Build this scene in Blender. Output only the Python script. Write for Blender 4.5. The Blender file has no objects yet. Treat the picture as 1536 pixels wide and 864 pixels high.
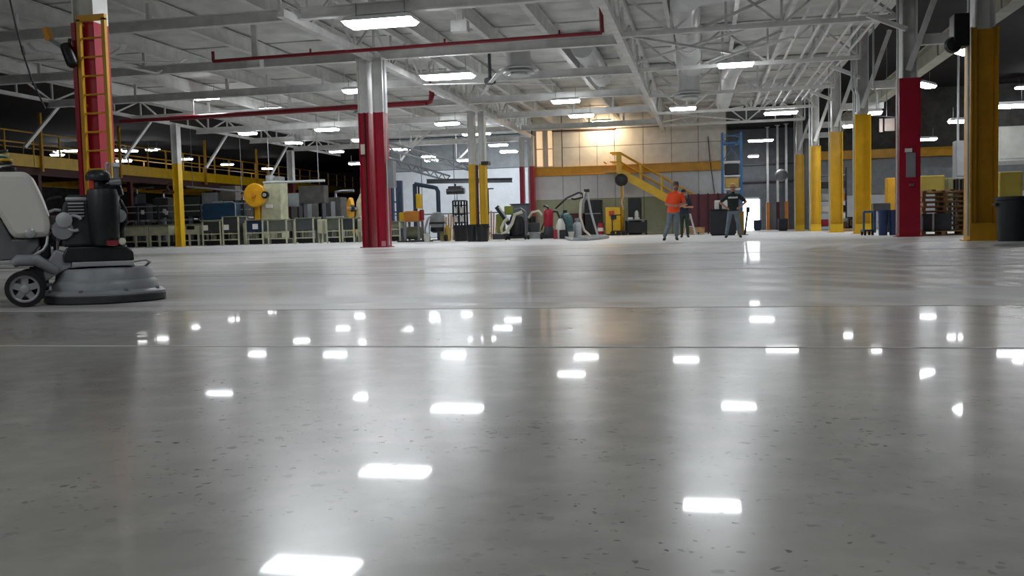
import bpy, bmesh, math, random
import numpy as np
from mathutils import Vector, Matrix
random.seed(7)
scene = bpy.context.scene
C = scene.collection

# ------------------------------------------------------------------ camera
FPX, PITCH, YAW, ROLL, HC = 1393.74, .0626667, .2097879, .0247258, .46
fwd = Vector((-math.sin(YAW)*math.cos(PITCH), math.cos(YAW)*math.cos(PITCH), -math.sin(PITCH)))
_rt = Vector((math.cos(YAW), math.sin(YAW), 0)); _up = _rt.cross(fwd)
camr = math.cos(ROLL)*_rt - math.sin(ROLL)*_up
camu = math.sin(ROLL)*_rt + math.cos(ROLL)*_up
CAM = Vector((0, 0, HC))
cd = bpy.data.cameras.new('camera'); cam = bpy.data.objects.new('camera', cd); C.objects.link(cam)
cd.sensor_width = 36; cd.lens = FPX*36/1536; cd.clip_end = 400; cd.clip_start = .05
cam.matrix_world = Matrix(((camr.x, camu.x, -fwd.x, 0), (camr.y, camu.y, -fwd.y, 0), (camr.z, camu.z, -fwd.z, HC), (0, 0, 0, 1)))
scene.camera = cam

def at(px, py, X=None, Y=None, z=None):
    d = fwd*FPX + camr*(px-768) - camu*(py-432)
    t = (z-HC)/d.z if z is not None else (Y/d.y if Y is not None else X/d.x)
    return CAM + d*t

# ------------------------------------------------------------------ world, exposure
w = bpy.data.worlds.new('World'); scene.world = w; w.use_nodes = True
w.node_tree.nodes['Background'].inputs[0].default_value = (.75, .85, 1, 1)
w.node_tree.nodes['Background'].inputs[1].default_value = 0.02
scene.view_settings.view_transform = 'Standard'; scene.view_settings.look = 'None'
scene.view_settings.exposure = 0.0; scene.view_settings.gamma = 1; scene.view_settings.use_curve_mapping = False
scene.cycles.sample_clamp_indirect = 4.0; scene.cycles.caustics_reflective = False; scene.cycles.caustics_refractive = False
scene.cycles.max_bounces = 8; scene.cycles.diffuse_bounces = 4; scene.cycles.glossy_bounces = 3
LAMP = 45.0       # radiance of a ceiling lamp's lens

# ------------------------------------------------------------------ materials
MATS = {}
def lin(c): return tuple((x/12.92 if x <= .04045 else ((x+.055)/1.055)**2.4) for x in c)
def hexc(h): return lin(tuple(int(h[i:i+2], 16)/255 for i in (0, 2, 4)))
def mat(name, h, rough=.55, metal=0., var=.18, scale=2.5, bump=0., emit=0., spec=.5, coat=0.):
    if name in MATS: return MATS[name]
    m = bpy.data.materials.new(name); m.use_nodes = True; MATS[name] = m
    nt = m.node_tree; b = nt.nodes['Principled BSDF']; L = nt.links
    c = hexc(h) if isinstance(h, str) else h
    tc = nt.nodes.new('ShaderNodeTexCoord')
    n = nt.nodes.new('ShaderNodeTexNoise'); n.inputs['Scale'].default_value = scale; n.inputs['Detail'].default_value = 5
    L.new(tc.outputs['Object'], n.inputs['Vector'])
    r = nt.nodes.new('ShaderNodeMapRange'); r.inputs[1].default_value = .3; r.inputs[2].default_value = .7
    r.inputs[3].default_value = 1-var; r.inputs[4].default_value = 1+var*.5
    L.new(n.outputs['Fac'], r.inputs[0])
    mx = nt.nodes.new('ShaderNodeMix'); mx.data_type = 'RGBA'; mx.blend_type = 'MULTIPLY'; mx.inputs[0].default_value = 1
    mx.inputs[6].default_value = (*c, 1); L.new(r.outputs[0], mx.inputs[7]); L.new(mx.outputs[2], b.inputs['Base Color'])
    b.inputs['Roughness'].default_value = rough; b.inputs['Metallic'].default_value = metal
    b.inputs['Specular IOR Level'].default_value = spec; b.inputs['Coat Weight'].default_value = coat
    if emit:
        b.inputs['Emission Color'].default_value = (*c, 1); b.inputs['Emission Strength'].default_value = emit
    if bump:
        bp = nt.nodes.new('ShaderNodeBump'); bp.inputs['Strength'].default_value = bump; bp.inputs['Distance'].default_value = .02
        n2 = nt.nodes.new('ShaderNodeTexNoise'); n2.inputs['Scale'].default_value = scale*12
        L.new(tc.outputs['Object'], n2.inputs['Vector']); L.new(n2.outputs['Fac'], bp.inputs['Height']); L.new(bp.outputs[0], b.inputs['Normal'])
    return m
WHITE = mat('white_paint', 'd9d9d6', .45); DECK = mat('roof_deck', 'cfcfca', .6, var=.25, scale=1.2)
WALLW = mat('wall_white', 'd3d9df', .6, var=.08); WALLU = mat('wall_upper', 'd2d0c8', .6, var=.1)
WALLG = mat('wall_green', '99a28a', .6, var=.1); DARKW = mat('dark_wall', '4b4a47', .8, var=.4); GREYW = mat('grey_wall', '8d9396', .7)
RED = mat('red_paint', 'a3142f', .35, var=.15); DRED = mat('dark_red_paint', '4d1620', .5)
YEL = mat('yellow_paint', 'e0b41c', .38, var=.14); YEL2 = mat('yellow_deep', 'cf9a1e', .42, var=.18)
PIPE = mat('sprinkler_red', '7d1524', .4); BROWN = mat('brown_steel', '4a2a22', .6)
BLACK = mat('black_plastic', '17181a', .4, var=.3); BLACKM = mat('black_metal', '1d1f22', .35, metal=.3)
GREY = mat('grey_paint', '8c8f92', .45); DGREY = mat('dark_grey', '3f4246', .45); LGREY = mat('light_grey_metal', 'b4b7b9', .38, metal=.25)
STEEL = mat('steel', '9a9da0', .3, metal=.8); GALV = mat('galvanised', 'b9bdbd', .42, metal=.35)
BEIGE = mat('machine_beige', 'c0c0a2', .5, var=.25); OLIVE = mat('machine_olive', '7d8069', .5, var=.3)
NAVY = mat('navy_blue', '1f3048', .45); BLUE = mat('rack_blue', '2c5f8e', .4); TEAL = mat('teal_green', '2f5a5c', .45)
ORANGE = mat('orange_paint', 'd08432', .5); TANKW = mat('tank_white', 'd8d6cf', .4, var=.06); WOOD = mat('pallet_wood', 'b08c62', .75, var=.35, scale=6)
CARD = mat('cardboard', 'b58f60', .8); HOSE = mat('cream_hose', 'cfcbb9', .5); RUBBER = mat('rubber', '121212', .7)
PAPER = mat('paper_white', 'e8e8e6', .7, var=.03); CHROME = mat('chrome', 'c8ccd0', .12, metal=1.)
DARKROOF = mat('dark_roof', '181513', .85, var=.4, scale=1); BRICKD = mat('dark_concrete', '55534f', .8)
GLASS = mat('window_glass_lit', 'f0cfa4', .2, emit=.75); DAY = mat('daylight', 'f4f8ff', .5, emit=7.)
FIXT = mat('fixture_white', 'd8dadb', .45, var=.04)

def emitter(name, col, s):
    m = bpy.data.materials.new(name); m.use_nodes = True; nt = m.node_tree; nt.nodes.clear()
    e = nt.nodes.new('ShaderNodeEmission'); o = nt.nodes.new('ShaderNodeOutputMaterial')
    e.inputs[0].default_value = (*col, 1); e.inputs[1].default_value = s; nt.links.new(e.outputs[0], o.inputs[0]); return m
LENS = emitter('lamp_lens', (.93, .97, 1), LAMP); LENSW = emitter('lamp_lens_warm', (1, .74, .46), LAMP*2.4)
LENSF = emitter('lamp_lens_far', (.95, .97, 1), LAMP*.85)

def floor_material():
    m = bpy.data.materials.new('polished_concrete'); m.use_nodes = True; nt = m.node_tree; L = nt.links; b = nt.nodes['Principled BSDF']
    N = nt.nodes.new
    geo = N('ShaderNodeNewGeometry'); pos = geo.outputs['Position']
    sx = N('ShaderNodeSeparateXYZ'); L.new(pos, sx.inputs[0])
    def noise(scale, detail=4, vec=None, rough=.55, dist=0.):
        n = N('ShaderNodeTexNoise'); n.inputs['Scale'].default_value = scale; n.inputs['Detail'].default_value = detail
        n.inputs['Roughness'].default_value = rough; n.inputs['Distortion'].default_value = dist
        L.new(vec or pos, n.inputs['Vector']); return n.outputs['Fac']
    def mapv(sc, rot=(0, 0, 0), loc=(0, 0, 0)):
        q = N('ShaderNodeMapping'); q.inputs['Scale'].default_value = sc; q.inputs['Rotation'].default_value = rot; q.inputs['Location'].default_value = loc
        L.new(pos, q.inputs['Vector']); return q.outputs[0]
    def mr(v, a, b_, c=0., d=1.):
        r = N('ShaderNodeMapRange'); r.inputs[1].default_value = a; r.inputs[2].default_value = b_; r.inputs[3].default_value = c; r.inputs[4].default_value = d
        L.new(v, r.inputs[0]); return r.outputs[0]
    def mth(op, a, b_):
        q = N('ShaderNodeMath'); q.operation = op
        for i, v in enumerate((a, b_)):
            if isinstance(v, (int, float)): q.inputs[i].default_value = v
            else: L.new(v, q.inputs[i])
        return q.outputs[0]
    def mixc(f, a, b_):
        q = N('ShaderNodeMix'); q.data_type = 'RGBA'
        if isinstance(f, (int, float)): q.inputs[0].default_value = f
        else: L.new(f, q.inputs[0])
        for i, v in ((6, a), (7, b_)):
            if isinstance(v, tuple): q.inputs[i].default_value = (*v, 1)
            else: L.new(v, q.inputs[i])
        return q.outputs[2]
    cloud = mr(noise(.55, 6), .35, .68)
    base = mixc(cloud, hexc('878580'), hexc('aeaca5'))
    base = mixc(mth('MULTIPLY', mr(noise(7, 5), .45, .8), .35), base, hexc('c2bfb8'))
    # exposed aggregate, in patches
    jit = N('ShaderNodeTexNoise'); jit.inputs['Scale'].default_value = 45; jit.inputs['Detail'].default_value = 2; L.new(pos, jit.inputs['Vector'])
    jm = N('ShaderNodeVectorMath'); jm.operation = 'MULTIPLY_ADD'; L.new(jit.outputs['Color'], jm.inputs[0]); jm.inputs[1].default_value = (.035, .022, 0); L.new(pos, jm.inputs[2])
    spk = None
    for sc_, th, rad_ in ((34, .62, .2), (19, .80, .2), (60, .66, .19)):
        vo = N('ShaderNodeTexVoronoi'); vo.inputs['Scale'].default_value = sc_; L.new(jm.outputs[0], vo.inputs['Vector'])
        wn = N('ShaderNodeTexWhiteNoise'); L.new(vo.outputs['Position'], wn.inputs['Vector'])
        one = mth('MULTIPLY', mr(vo.outputs['Distance'], rad_, rad_+.06, 1, 0), mr(wn.outputs['Value'], th, th+.25))
        spk = one if spk is None else mth('MAXIMUM', spk, one)
    patch = mr(noise(1.3, 3), .40, .56)
    near = mr(sx.outputs['Y'], 1.9, 3.3, 1, 0)
    spk = mth('MULTIPLY', mth('MULTIPLY', spk, patch), near)
    base = mixc(mth('MULTIPLY', spk, .85), base, hexc('3b3a39'))
    # dust: streaks left by the machine, then a white coat on the far bay
    wob = mth('ADD', sx.outputs['Y'], mth('MULTIPLY', mth('SUBTRACT', noise(.35, 3), .5), 3.0))
    wob = mth('SUBTRACT', wob, mth('MULTIPLY', mth('ABSOLUTE', mth('ADD', sx.outputs['X'], 1.), 0), .0))
    far = mr(wob, 23.5, 26.5)
    mid = mth('MULTIPLY', mth('MAXIMUM', mr(sx.outputs['Y'], 5.28, 5.36), mr(sx.outputs['Y'], 3.4, 5.3, 0, .3)), mr(sx.outputs['Y'], 20, 30, 1, .5))
    streak = mth('MAXIMUM', mr(noise(1, 3, mapv((.10, 1.15, 1), (0, 0, .05)), dist=.4), .46, .64), mr(noise(1, 2, mapv((.16, 2.6, 1), (0, 0, -.06)), dist=.4), .53, .68))
    wv = N('ShaderNodeTexWave'); wv.wave_type = 'RINGS'; wv.rings_direction = 'Z'; wv.inputs['Scale'].default_value = .42; wv.inputs['Distortion'].default_value = 3.5
    wv.inputs['Detail'].default_value = 4; wv.inputs['Detail Scale'].default_value = .5; L.new(mapv((1, 1, 1), (0, 0, 0), (-11.5, -15.5, 0)), wv.inputs['Vector'])
    swirl = mth('MULTIPLY', mr(wv.outputs['Fac'], .5, .88), mr(sx.outputs['X'], -2.5, 2.5))
    dust = mth('MULTIPLY', mth('ADD', .03, mth('MAXIMUM', mth('MULTIPLY', streak, .66), mth('MULTIPLY', swirl, .85))), mid)
    dust = mth('MAXIMUM', dust, mth('MULTIPLY', far, .92))
    dust = mth('MINIMUM', dust, 1.)
    col = mixc(dust, base, hexc('dedede'))
    L.new(col, b.inputs['Base Color'])
    rg = mth('ADD', mr(noise(1.4, 4), .3, .75, .235, .265), mth('MULTIPLY', mr(sx.outputs['Y'], 5.29, 5.31), mth('ADD', .045, mth('MULTIPLY', dust, .22))))
    L.new(rg, b.inputs['Roughness']); b.inputs['Specular IOR Level'].default_value = .46; b.inputs['IOR'].default_value = 1.45
    cw = mth('MULTIPLY', mth('MULTIPLY', mth('SUBTRACT', 1., mth('MULTIPLY', mid, .3)), mth('SUBTRACT', 1., far)), .20); cw = mth('MULTIPLY', cw, mr(spk, 0, 1, 1, .25))
    L.new(cw, b.inputs['Coat Weight']); b.inputs['Coat Roughness'].default_value = .035; b.inputs['Coat IOR'].default_value = 1.4
    return m
FLOORM = floor_material()

# ------------------------------------------------------------------ mesh helpers
LOC = {}
class MB:
    def __init__(s): s.v = []; s.f = []
    def add(s, vs, fs):
        o = len(s.v); s.v += [tuple(v) for v in vs]; s.f += [tuple(i+o for i in f) for f in fs]; return s
    def box(s, c, d, rz=0, taper=1.):
        cx, cy, cz = c; a, b, h = (x/2 for x in d); cs, sn = math.cos(rz), math.sin(rz); vs = []
        for z, t in ((-h, 1.), (h, taper)):
            for x, y in ((-a, -b), (a, -b), (a, b), (-a, b)):
                x *= t; y *= t; vs.append((cx+x*cs-y*sn, cy+x*sn+y*cs, cz+z))
        return s.add(vs, [(3, 2, 1, 0), (4, 5, 6, 7), (0, 1, 5, 4), (1, 2, 6, 5), (2, 3, 7, 6), (3, 0, 4, 7)])
    def span(s, a, b):
        return s.box([(a[i]+b[i])/2 for i in range(3)], [abs(b[i]-a[i]) for i in range(3)])
    def bar(s, p, q, w_, h=None, up=(0, 0, 1)):
        p, q = Vector(p), Vector(q); h = h or w_; d = (q-p).normalized(); u = Vector(up)
        if abs(d.dot(u)) > .98: u = Vector((0, 1, 0))
        x = d.cross(u).normalized()*w_/2; y = x.cross(d).normalized()*h/2
        vs = [p-x-y, p+x-y, p+x+y, p-x+y, q-x-y, q+x-y, q+x+y, q-x+y]
        return s.add(vs, [(0, 1, 2, 3), (7, 6, 5, 4), (4, 5, 1, 0), (5, 6, 2, 1), (6, 7, 3, 2), (7, 4, 0, 3)])
    def tube(s, pts, r, n=10, closed=False):
        pts = [Vector(p) for p in pts]; k = len(pts); rs = r if isinstance(r, (list, tuple)) else [r]*k; vs = []; ref = None
        for i, p in enumerate(pts):
            d = (pts[min(i+1, k-1)]-pts[max(i-1, 0)]) if not closed else (pts[(i+1) % k]-pts[i-1]); d.normalize()
            if ref is None: ref = Vector((0, 0, 1)) if abs(d.z) < .9 else Vector((1, 0, 0))
            x = d.cross(ref); x = x.normalized() if x.length > 1e-4 else Vector((1, 0, 0)); y = x.cross(d).normalized(); ref = y
            vs += [p+x*math.cos(t)*rs[i]+y*math.sin(t)*rs[i] for t in (2*math.pi*j/n for j in range(n))]
        fs = []
        for i in range(k if closed else k-1):
            a, b = i*n, ((i+1) % k)*n
            fs += [(a+j, a+(j+1) % n, b+(j+1) % n, b+j) for j in range(n)]
        if not closed: fs += [tuple(range(n))[::-1], tuple(range((k-1)*n, k*n))]
        return s.add(vs, fs)
    def cyl(s, p, q, r, r2=None, n=16): return s.tube([p, q], [r, r if r2 is None else r2], n)
    def lathe(s, prof, c=(0, 0, 0), n=28, axis='z', sq=1., hollow=False):
        vs = []; k = len(prof); c = Vector(c)
        for r, z in prof:
            for j in range(n):
                t = 2*math.pi*j/n; x, y = r*math.cos(t), r*math.sin(t)*sq
                vs.append(c+Vector({'z': (x, y, z), 'y': (x, z, y), 'x': (z, x, y)}[axis]))
        fs = [(i*n+j, i*n+(j+1) % n, (i+1)*n+(j+1) % n, (i+1)*n+j) for i in range(k-1) for j in range(n)]
        fs += [((k-1)*n+j, (k-1)*n+(j+1) % n, (j+1) % n, j) for j in range(n)] if hollow else [tuple(range(n))[::-1], tuple(range((k-1)*n, k*n))]
        return s.add(vs, fs)
    def prism(s, poly, a, b, plane='xz'):
        n = len(poly); f = {'xz': lambda p, t: (p[0], t, p[1]), 'xy': lambda p, t: (p[0], p[1], t), 'yz': lambda p, t: (t, p[0], p[1])}[plane]
        return s.add([f(p, a) for p in poly]+[f(p, b) for p in poly], [tuple(range(n)), tuple(range(n, 2*n))[::-1]]+[(i, i+n, (i+1) % n+n, (i+1) % n) for i in range(n)])
    def ibeam(s, p, q, w_=.2, h=.4, t=.03):
        p, q = Vector(p), Vector(q); z = Vector((0, 0, 1))
        s.bar(p+z*(t/2), q+z*(t/2), w_, t); s.bar(p+z*(h-t/2), q+z*(h-t/2), w_, t); s.bar(p+z*h/2, q+z*h/2, t*.8, h-2*t); return s
    def build(s, name, m, parent=None, local=False, smooth=False, bev=0., fix=True):
        me = bpy.data.meshes.new(name); off = Vector((0, 0, 0))
        if parent is not None and not local: off = LOC.get(parent.name, Vector((0, 0, 0)))
        me.from_pydata([tuple(Vector(v)-off) for v in s.v], [], s.f)
        if fix:
            bm = bmesh.new(); bm.from_mesh(me); bmesh.ops.recalc_face_normals(bm, faces=bm.faces); bm.to_mesh(me); bm.free()
        me.materials.append(m)
        if smooth:
            me.polygons.foreach_set('use_smooth', [True]*len(me.polygons)); me.set_sharp_from_angle(angle=math.radians(38))
        o = bpy.data.objects.new(name, me); C.objects.link(o)
        if parent is not None: o.parent = parent
        LOC[o.name] = off if parent is not None else Vector((0, 0, 0))
        if bev:
            md = o.modifiers.new('bevel', 'BEVEL'); md.width = bev; md.segments = 2; md.limit_method = 'ANGLE'
        return o
def tag(o, label=None, cat=None, group=None, kind=None):
    if label: o['label'] = label
    if cat: o['category'] = cat
    if group: o['group'] = group
    if kind: o['kind'] = kind
    return o
def thing(name, loc, label, cat, group=None, rz=0, kind=None):
    o = bpy.data.objects.new(name, None); C.objects.link(o); o.location = loc; o.rotation_euler = (0, 0, rz); o.empty_display_size = .1
    LOC[o.name] = Vector(loc); return tag(o, label, cat, group, kind)
def ctree(o, loc=None, parent=None):
    c = o.copy(); C.objects.link(c)
    if parent is not None: c.parent = parent
    if loc is not None: c.location = loc
    for ch in list(o.children): ctree(ch, None, c)
    return c
def V(*a): return Vector(a)
def arc(c, r, a0, a1, n, f): return [f(c, r*math.cos(t), r*math.sin(t)) for t in (math.radians(a0+(a1-a0)*i/n) for i in range(n+1))]

# ------------------------------------------------------------------ the setting
fl = MB().box((-8, 36, -.1), (100, 130, .2)).build('floor', FLOORM); tag(fl, 'polished grey concrete slab floor, white with dust at the far bay', 'floor', kind='structure')
JOINT = mat('joint_filler', 'c6c4bf', .5)
for y in (3.55, 5.3, 9.9, 15.4, 21.): MB().box((-8, y, .0005), (60, .016, .003)).build('joint_filler', JOINT, fl)
def shell(name, a, b, m, label, cat='wall'): return tag(MB().span(a, b).build(name, m), label, cat, kind='structure')

# roof deck in strips
ce = shell('ceiling', (-27.5, -20, 7.42), (6, 70, 7.55), DECK, 'white painted corrugated steel roof deck over the main bays', 'ceiling')
for k in range(34):
    y = 8+k*1.8
    MB().span((-27.4, y, 7.36-.03*(k % 2)), (-2.6, y+1.74, 7.42)).build('deck_panel', DECK, ce)
    MB().span((-2.4, y, 7.36-.03*((k+1) % 2)), (5.9, y+1.74, 7.42)).build('deck_panel', DECK, ce)
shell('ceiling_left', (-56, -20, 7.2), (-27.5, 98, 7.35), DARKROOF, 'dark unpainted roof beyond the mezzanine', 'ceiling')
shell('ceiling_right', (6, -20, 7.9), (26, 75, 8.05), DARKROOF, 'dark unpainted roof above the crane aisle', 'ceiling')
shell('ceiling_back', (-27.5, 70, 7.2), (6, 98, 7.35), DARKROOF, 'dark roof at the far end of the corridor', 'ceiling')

# office block wall, its panels and yellow edge beam
WY = 56.
wb = shell('wall_back', (-10.5, WY, 0), (1.1, WY+.3, 7.4), mat('panel_joint', '6f6d66', .8), 'panelled office block wall, green below, white above')
XE = [-10.45, -8.6, -7.55, -6.5, -5.45, -3.75, -2.1, -.55, 1.05]
for i in range(8):
    a, b = XE[i]+.015, XE[i+1]-.015
    rows = [(0.02, 2.19, WALLG), (2.21, 3.63, WALLW)]
    rows += [(4.17, 5.3, WALLU), (5.33, 6.3, WALLU), (6.36, 7.38, WALLU)] if i else []
    for z0, z1, m in rows: MB().span((a, WY-.04, z0), (b, WY, z1)).build('wall_panel', m, wb)
tag(MB().ibeam((-10.5, WY-.17, 3.64), (.95, WY-.17, 3.64), .22, .5, .03).build('trim_1', YEL2), 'yellow steel edge beam across the office block wall', 'beam', kind='structure')
tag(MB().bar((-9.2, WY-.1, 6.33), (-5.4, WY-.1, 6.33), .1, .08).build('trim_2', BROWN), 'dark conduit rail along the lit upper wall panels', 'trim', kind='structure')
wn = thing('window_1', (-10, WY-.02, 4.2), 'tall warm lit window pair at the corner of the office block', 'window', kind='structure')
MB().span((-10.4, WY-.05, 4.17), (-8.65, WY, 7.38)).build('window_wall', WALLU, wn)
for a, b in ((-10.2, -9.75), (-9.5, -9.15)):
    p = MB().span((a, WY-.09, 4.25), (b, WY-.06, 6.35)).build('pane', GLASS, wn)
    for x in (a, b): MB().span((x-.04, WY-.13, 4.2), (x+.04, WY-.05, 6.4)).build('frame', mat('window_frame', 'c9b9a0', .5), wn)
    MB().span((a, WY-.12, 5.25), (b, WY-.05, 5.31)).build('frame', MATS['window_frame'], wn)
shell('wall_inner', (-10.75, WY, 0), (-10.5, 66, 7.4), WALLW, 'white side wall running back from the office block corner')
# white wall of the far press bay
wf = shell('wall_far', (-23.2, 66, 0), (-10.75, 66.25, 7.3), mat('far_joint', '5c6066', .8), 'white panelled wall behind the crane and gantry')
for i in range(5):
    a = -23.1+i*2.48
    for z0, z1, m in ((.02, 1.7, WALLW), (1.78, 4.9, WALLW), (4.95, 7.28, GREYW)):
        MB().span((a, 65.95, z0), (a+2.42, 66, z1)).build('wall_panel', m, wf)
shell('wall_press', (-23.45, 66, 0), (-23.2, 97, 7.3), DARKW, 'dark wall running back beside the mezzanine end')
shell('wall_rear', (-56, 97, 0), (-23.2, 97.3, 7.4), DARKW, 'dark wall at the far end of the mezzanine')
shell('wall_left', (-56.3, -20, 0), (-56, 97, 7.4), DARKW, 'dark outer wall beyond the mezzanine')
# corridor end wall with bright doorway
d0, d1 = 2.38, 3.52; CY = 68.
CORR = mat('corridor_grey', '6c7073', .75)
wc = shell('wall_corridor', (1.1, CY, 2.2), (6.2, CY+.25, 7.4), CORR, 'grey wall at the corridor end above the bright doorway')
shell('wall_corridor_left', (.8, CY, 0), (d0, CY+.25, 2.2), CORR, 'grey wall left of the bright doorway')
shell('wall_corridor_right', (d1, CY, 0), (6.2, CY+.25, 2.2), CORR, 'grey wall right of the bright doorway')
shell('wall_office_side', (.85, WY+.3, 0), (1.1, CY, 7.4), CORR, 'grey side wall of the office block along the corridor')
shell('ceiling_corridor', (1.1, 56.5, 7.1), (6.1, 69, 7.3), DARKROOF, 'dark ceiling over the corridor mouth', 'ceiling')
dr = thing('door_1', (d0, CY, 0), 'open doorway glaring with daylight at the corridor end', 'door', kind='structure')
MB().span((d0-.1, CY-.04, 0), (d0, CY+.25, 2.3)).build('jamb', WALLW, dr); MB().span((d1, CY-.04, 0), (d1+.1, CY+.25, 2.3)).build('jamb', WALLW, dr)
MB().span((d0-.1, CY-.04, 2.2), (d1+.1, CY+.25, 2.32)).build('lintel', WALLW, dr)
MB().span((d0-.4, CY+1.2, -.05), (d1+.6, CY+1.25, 2.6)).build('daylight', DAY, dr)
for z in (3.4, 4.6): MB().bar((1.2, CY-.1, z), (6.1, CY-.1, z), .1).build('rail', DGREY, wc)
# right aisle back wall
wr = shell('wall_right_back', (6.2, 57, 0), (26, 57.3, 8), GREYW, 'grey panelled wall at the back of the crane aisle')
for i in range(7):
    a = 6.25+i*2.8
    for z0, z1, m in ((.02, 1.95, WALLW), (2.02, 4.0, GREYW), (4.05, 7.9, DARKW)): MB().span((a, 56.95, z0), (a+2.75, 57, z1)).build('wall_panel', m, wr)
tag(MB().ibeam((6., 56.6, 4.02), (26, 56.6, 4.02), .24, .5, .03).build('trim_3', YEL2), 'yellow steel beam across the crane aisle back wall', 'beam', kind='structure')
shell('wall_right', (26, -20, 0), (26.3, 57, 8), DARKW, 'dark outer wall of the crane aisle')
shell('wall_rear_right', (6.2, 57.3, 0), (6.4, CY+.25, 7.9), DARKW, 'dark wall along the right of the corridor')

# ------------------------------------------------------------------ columns
def column(x, y, w_, d, zp, zt, paint, label, twin=0., base=True, group=None, name='steel_column', bottom=None, wf_=.28, wk=1.):
    t = thing(name, (x, y, 0), label, 'column', group)
    xs = (-twin/2, twin/2) if twin else (0.,)
    for k, dx in enumerate(xs):
        ww = w_
        def ib(z0, z1, ww=ww):
            m = MB(); f = .03
            m.span((x+dx-ww/2, y-d/2, z0), (x+dx-ww/2+f, y+d/2, z1)); m.span((x+dx+ww/2-f, y-d/2, z0), (x+dx+ww/2, y+d/2, z1))
            m.span((x+dx-ww/2+f, y-d*wf_, z0), (x+dx+ww/2-f, y-d*wf_+f, z1)); return m
        if bottom: ib(.012, bottom[0]).build('lower_shaft', bottom[1], t)
        ib(bottom[0] if bottom else .012, zp).build('painted_shaft', paint, t); ib(zp, zt, ww*wk).build('white_shaft', WHITE, t)
    W = w_+twin
    MB().span((x-W/2-.06, y-d/2-.06, 0), (x+W/2+.06, y+d/2+.06, .025)).build('base_plate', paint, t)
    MB().span((x-W/2-.04, y-d/2-.04, zt), (x+W/2+.04, y+d/2+.04, zt+.03)).build('cap_plate', WHITE, t)
    if base: MB().span((x-w_/2-twin/2-.005, y-d/2-.015, .02), (x+w_/2+twin/2+.005, y-d/2+.015, .36)).build('kick_plate', paint, t)
    return t
# near ladder column
lc = column(-10.72, 14.9, .42, .42, 4.28, 6., RED, 'red column with a yellow ladder fixed to it', base=False)
MB().span((-10.94, 14.66, .02), (-10.86, 14.7, 4.28)).build('face_plate', RED, lc)
MB().span((-10.9, 14.685, .02), (-10.52, 14.7, 4.28)).build('face_plate', RED, lc)
lad = thing('ladder', (-10.48, 14.6, .9), 'yellow steel ladder with rungs fixed to the red column', 'ladder')
for x in (-10.72, -10.235): MB().span((x-.035, 14.55, .9), (x+.035, 14.62, 4.3)).build('rail', YEL2, lad)
MB().span((-10.75, 14.55, 4.27), (-10.2, 14.62, 4.37)).build('top_bar', YEL2, lad)
for k in range(11): MB().cyl((-10.72, 14.585, 1.05+k*.325), (-10.235, 14.585, 1.05+k*.325), .016, n=8).build('rung', YEL2, lad)
for z in (1.3, 2.8, 4.2): MB().span((-10.72, 14.6, z), (-10.69, 14.7, z+.05)).build('bracket', YEL2, lad)
lb = MB().span((-10.79, 14.6, 2.0), (-10.7, 14.66, 2.12)).build('switch_box', GREY, lc)
# other columns
rp = column(-10.5, 28.55, .34, .45, 4.3, 5.98, RED, 'twin red column with a white notice, nearest the polished floor', twin=.5, base=False)
MB().span((-10.73, 28.3, 0.03), (-10.7, 28.4, 4.3)).build('gap_plate', BROWN, rp)
MB().span((-10.86, 28.29, 2.98), (-10.72, 28.32, 3.3)).build('notice', mat('notice', 'd9cfc0', .7), rp)
MB().span((-10.26, 28.29, .03), (-10.12, 28.32, .2)).build('scuff_plate', mat('scuffed', 'c98a92', .7), rp)
MB().span((-10.02, 28.3, 1.9), (-9.8, 28.6, 2.75)).build('panel_box', GREY, rp)
MB().cyl((-10.0, 28.3, .05), (-10.0, 28.3, 5.9), .025, n=8).build('conduit', GALV, rp)
yp = column(-10.55, 42.5, .3, .4, 3.55, 6., YEL, 'twin yellow column rising behind black plastic bins', twin=.5, base=False)
MB().span((-10.32, 42.25, 3.5), (-9.98, 42.75, 3.66)).build('band', BLACK, yp)
MB().span((-10.6, 42.3, .03), (-10.5, 42.4, 3.5)).build('gap_plate', BROWN, yp)
column(-10.7, 56.-.5, .26, .4, 4.25, 6., RED, 'twin red column at the office block corner behind the vacuums', twin=.62, base=False)
yb = column(-26.9, 43.8, .34, .4, 4.3, 6.3, YEL, 'single yellow column with pipe bracket in front of the machine line', base=False)
MB().tube([(-27.1, 43.5, 3.25), (-27.25, 43.45, 3.2), (-27.3, 43.45, 3.05), (-27.15, 43.45, 2.85), (-26.95, 43.5, 2.8)], .07, 8).build('pipe_hook', BROWN, yb)
column(-28.4, 60.5, .4, .4, 4.2, 6.3, DRED, 'white and dark red column behind the yellow flywheel press', base=False)
RC = [(5.47, 20.75, .52, YEL2, 'deep yellow column beside the dark green bin', 4.3), (5.38, 27.45, .54, RED, 'red column with a grey panel beside the pallet stack', 4.3),
      (5.47, 35.9, .56, YEL, 'yellow column beside the blue bins, first after the red one', 4.32), (5.37, 42.2, .52, YEL, 'second yellow column beyond the red crane aisle column', 4.3),
      (5.3, 49.5, .5, YEL, 'third yellow column beyond the red crane aisle column', 4.3), (5.05, 55.2, .48, YEL, 'farthest yellow column of the crane aisle row', 4.3)]
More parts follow.
